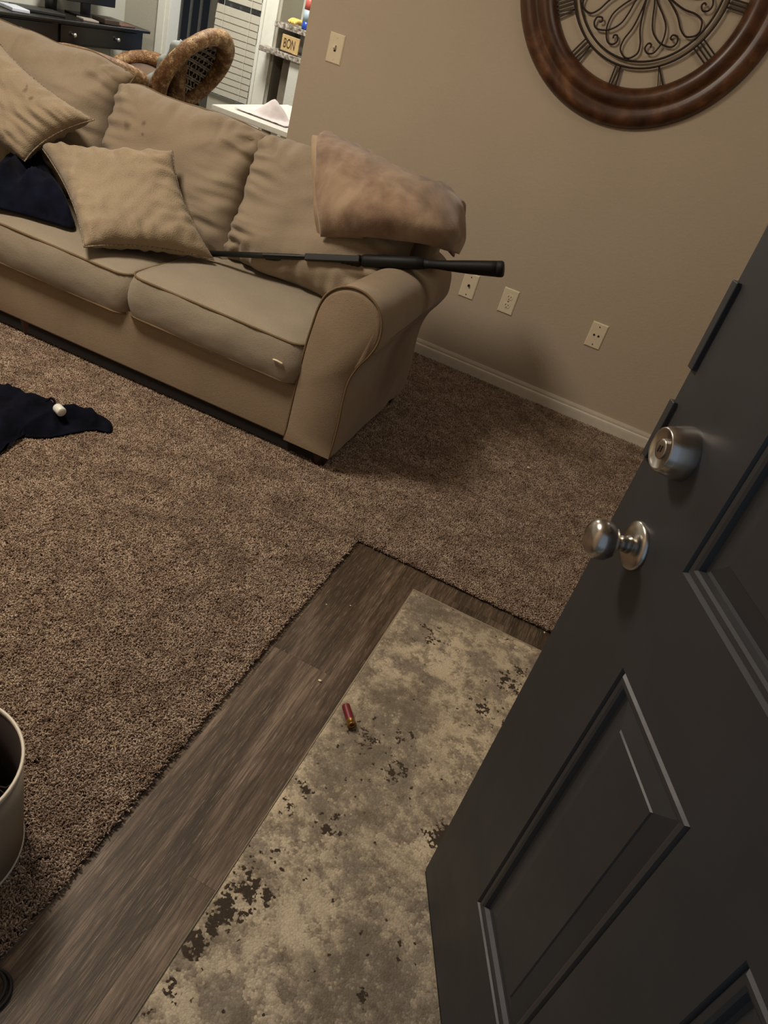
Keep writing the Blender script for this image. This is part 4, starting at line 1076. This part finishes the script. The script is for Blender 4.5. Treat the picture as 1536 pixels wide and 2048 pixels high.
bm = bmesh.new(); lathe(bm, [(0, 0), (0.030, 0), (0.033, 0.02), (0.033, 0.05), (0, 0.05)], 20); link('blue_base', bm, plain('blue_plastic', (30, 74, 170), 0.3), rt, smooth=True)
bm = bmesh.new(); lathe(bm, [(0, 0.05), (0.033, 0.05), (0.033, 0.12), (0, 0.12)], 20); link('label_band', bm, plain('pale_label', (166, 188, 200), 0.4), rt, smooth=True)
bm = bmesh.new(); lathe(bm, [(0, 0.12), (0.033, 0.12), (0.032, 0.17), (0.024, 0.195), (0, 0.195)], 20); link('red_label', bm, plain('red_label', (196, 96, 84), 0.4), rt, smooth=True)
bm = bmesh.new(); lathe(bm, [(0, 0.195), (0.022, 0.195), (0.016, 0.235), (0, 0.24)], 20); link('cap', bm, plain('violet_cap', (90, 80, 110), 0.4), rt, smooth=True)
rt = thing('banana_bunch', (-2.985, 5.74, 1.0725), 'small yellow fruit heap on the raised granite bar', 'fruit')
ym = plain('banana_yellow', (222, 190, 96), 0.5)
for k in range(3):
    link('banana', T(catmull([(-0.03 + k * .02, -0.02, 0.014), (-0.01 + k * .022, 0, 0.035), (0.02 + k * .02, 0.02, 0.032), (0.035 + k * .012, 0.035, 0.02)], 5), 0.013, 10), ym, rt, smooth=True)

# ------------------------------------------------------------------ rattan chairs and white table
M['shellback'] = plain('dark_wicker', (62, 46, 36), 0.8, var=0.3, scale=90)
def make_rattan(label, loc, nrm, hz, R, sy=1.0, pad=True):
    rt = thing('rattan_chair', loc, label, 'chair', 0, 'round rattan chairs')
    nz = Vector(nrm).normalized(); hx = nz.cross(Vector((0, 0, 1))).normalized(); tilt = frame_m((0, 0, hz), hx, nz.cross(hx))
    pts = [tilt @ Vector((R * math.cos(2 * PI * k / 48), R * sy * math.sin(2 * PI * k / 48), 0)) for k in range(48)]
    bm = bmesh.new(); tube(bm, pts, [0.046 + 0.006 * math.sin(2 * PI * k / 48 * 2) for k in range(48)], 14, True); link('rolled_rim', bm, 'rattan', rt, smooth=True)
    D_ = R * 0.55
    def bowl(u, v, off=0.0): return tilt @ Vector((R * u, R * sy * v, -D_ * (1 - u * u - v * v) + off))
    for j in range(11):
        v = -0.92 + 1.84 * j / 10; w_ = math.sqrt(1 - v * v)
        for dv in (0, 0.045):
            if abs(v + dv) < 0.97: link('wicker_hoop', T([bowl(-w_ + 2 * w_ * k / 24, v + dv, 0.006) for k in range(25)], 0.0048, 5), 'wicker', rt, smooth=True)
    bm = bmesh.new()
    for k in range(25):
        u = -0.94 + 1.88 * k / 24; w_ = math.sqrt(1 - u * u)
        tube(bm, [bowl(u, -w_ + 2 * w_ * q / 24, 0.004 + 0.005 * (-1) ** (k + q)) for q in range(25)], 0.0045, 5)
    link('wicker_strands', bm, 'wicker', rt, smooth=True)
    bm = bmesh.new(); g = [[bm.verts.new(tilt @ Vector((R * r_ / 8 * math.cos(a_ * PI / 16), R * sy * r_ / 8 * math.sin(a_ * PI / 16), -D_ * (1 - (r_ / 8) ** 2) - 0.012))) for a_ in range(32)] for r_ in range(1, 9)]
    for q, p in zip(g[:-1], g[1:]):
        for k in range(32): bm.faces.new((q[k], q[(k + 1) % 32], p[(k + 1) % 32], p[k]))
    bm.faces.new(g[0]); link('shell_back', bm, 'shellback', rt, smooth=True)
    if pad:
        bm = bmesh.new(); lathe(bm, [(0.0, -D_ * .82), (R * .5, -D_ * .60), (R * .8, -D_ * .2), (R * .86, -D_ * .12), (R * .5, -D_ * .3), (0, -D_ * .45)], 24, tilt); link('seat_pad', bm, plain('brown_pad', (112, 92, 78), 0.9), rt, smooth=True)
    low = tilt @ Vector((0, 0, -D_ * .9))
    link('pedestal', T([low, (low.x * .5, low.y * .5, 0.2), (0, 0, 0.03)], [0.06, 0.035, 0.06], 12), 'rattan', rt, smooth=True)
    for k in range(4):
        a = PI / 4 + k * PI / 2; link('foot', T([(0, 0, 0.06), (0.22 * math.cos(a), 0.22 * math.sin(a), 0.018)], [0.03, 0.02], 8), 'rattan', rt, smooth=True)
    return rt
c = P(384, 146, 1, 4.40); vd = (c - CAM).normalized()
q_ = RGT * 0.62 + DWN * 0.78; q_ = (q_ - vd * q_.dot(vd)).normalized(); n_ = vd * -0.40 + q_ * 0.92
make_rattan('nearest rattan chair, big tilted rolled rim with grey wicker shell beside the white table', (c.x, 4.40, 0), n_, c.z, 0.255, 1.0, False)
c = P(196, 138, 1, 3.9)
make_rattan('rattan chair with only its brown rim arching above the left back cushion', (c.x, 3.9, 0), (-0.15, 0.25, 0.95), c.z, 0.22)
c = P(290, 156, 1, 5.0)
make_rattan('low middle rattan chair with a brown pad, between the desk and the nearest rattan chair', (c.x, 5.0, 0), (0.2, -0.45, 0.85), c.z, 0.21)
o = None
bm = bmesh.new(); tube(bm, catmull([P(300, 170, 1, 4.22), P(322, 135, 1, 4.24), P(345, 105, 1, 4.26), P(366, 85, 1, 4.3)], 6), [0.03 + 0.012 * math.sin(k) for k in range(19)], 10)
o = link('grey_towel', bm, plain('grey_towel_cloth', (150, 156, 150), 0.95, bump=0.4), smooth=True); tag(o, 'rolled grey green cloth hanging over the nearest rattan chair rim', 'towel')
def make_table():
    rt = thing('white_table', (-2.05, 4.2, 0), 'small white table behind the sofa at the wall end', 'table')
    link('table_top', B(-0.30, 0.42, -0.40, 0.42, 0.715, 0.742), 'trimw', rt, bevel=0.004)
    for x in (-.26, .38):
        for y in (-.36, .38): link('leg', B(x - .02, x + .02, y - .02, y + .02, 0, 0.715), 'trimw', rt, bevel=0.003)
make_table()
bm = bmesh.new(); N_ = 24; g = []
for j in range(N_ + 1):
    row = []
    for i in range(N_ + 1):
        u, v = i / N_ * 2 - 1, j / N_ * 2 - 1; r = math.hypot(u, v)
        z = 0.085 * max(0, 1 - r * 1.6) ** 0.8 + 0.006 + 0.01 * abs(noise.noise(Vector((u * 4, v * 4, 2)))) * (1 if r < 1 else .4)
        row.append(bm.verts.new((u * .15, v * .13, z)))
    g.append(row)
for j in range(N_):
    for i in range(N_): bm.faces.new((g[j][i], g[j][i + 1], g[j + 1][i + 1], g[j + 1][i]))
o = link('paper_napkin', bm, plain('white_tissue', (232, 222, 222), 0.9), smooth=True); c = P(512, 232, 2, 0.745); o.location = (-2.12, 4.02, 0.743)
md = o.modifiers.new('s', 'SOLIDIFY'); md.thickness = 0.002
tag(o, 'peaked white paper towel lying on the white table', 'paper towel')
rt = thing('plastic_tub', (-2.02, 4.30, 0.7425), 'translucent pale tub at the wall end of the white table', 'tub')
bm = bmesh.new(); lathe(bm, [(0, 0), (0.07, 0), (0.085, 0.075), (0.09, 0.08), (0.082, 0.078), (0.066, 0.004), (0, 0.004)], 24); link('tub_body', bm, plain('cloudy_plastic', (186, 196, 190), 0.3), rt, smooth=True)
bm = bmesh.new(); lathe(bm, [(0, 0.088), (0.088, 0.086), (0.093, 0.082), (0.093, 0.077), (0.085, 0.077), (0, .082)], 24); link('tub_lid', bm, 'trimw', rt, smooth=True)
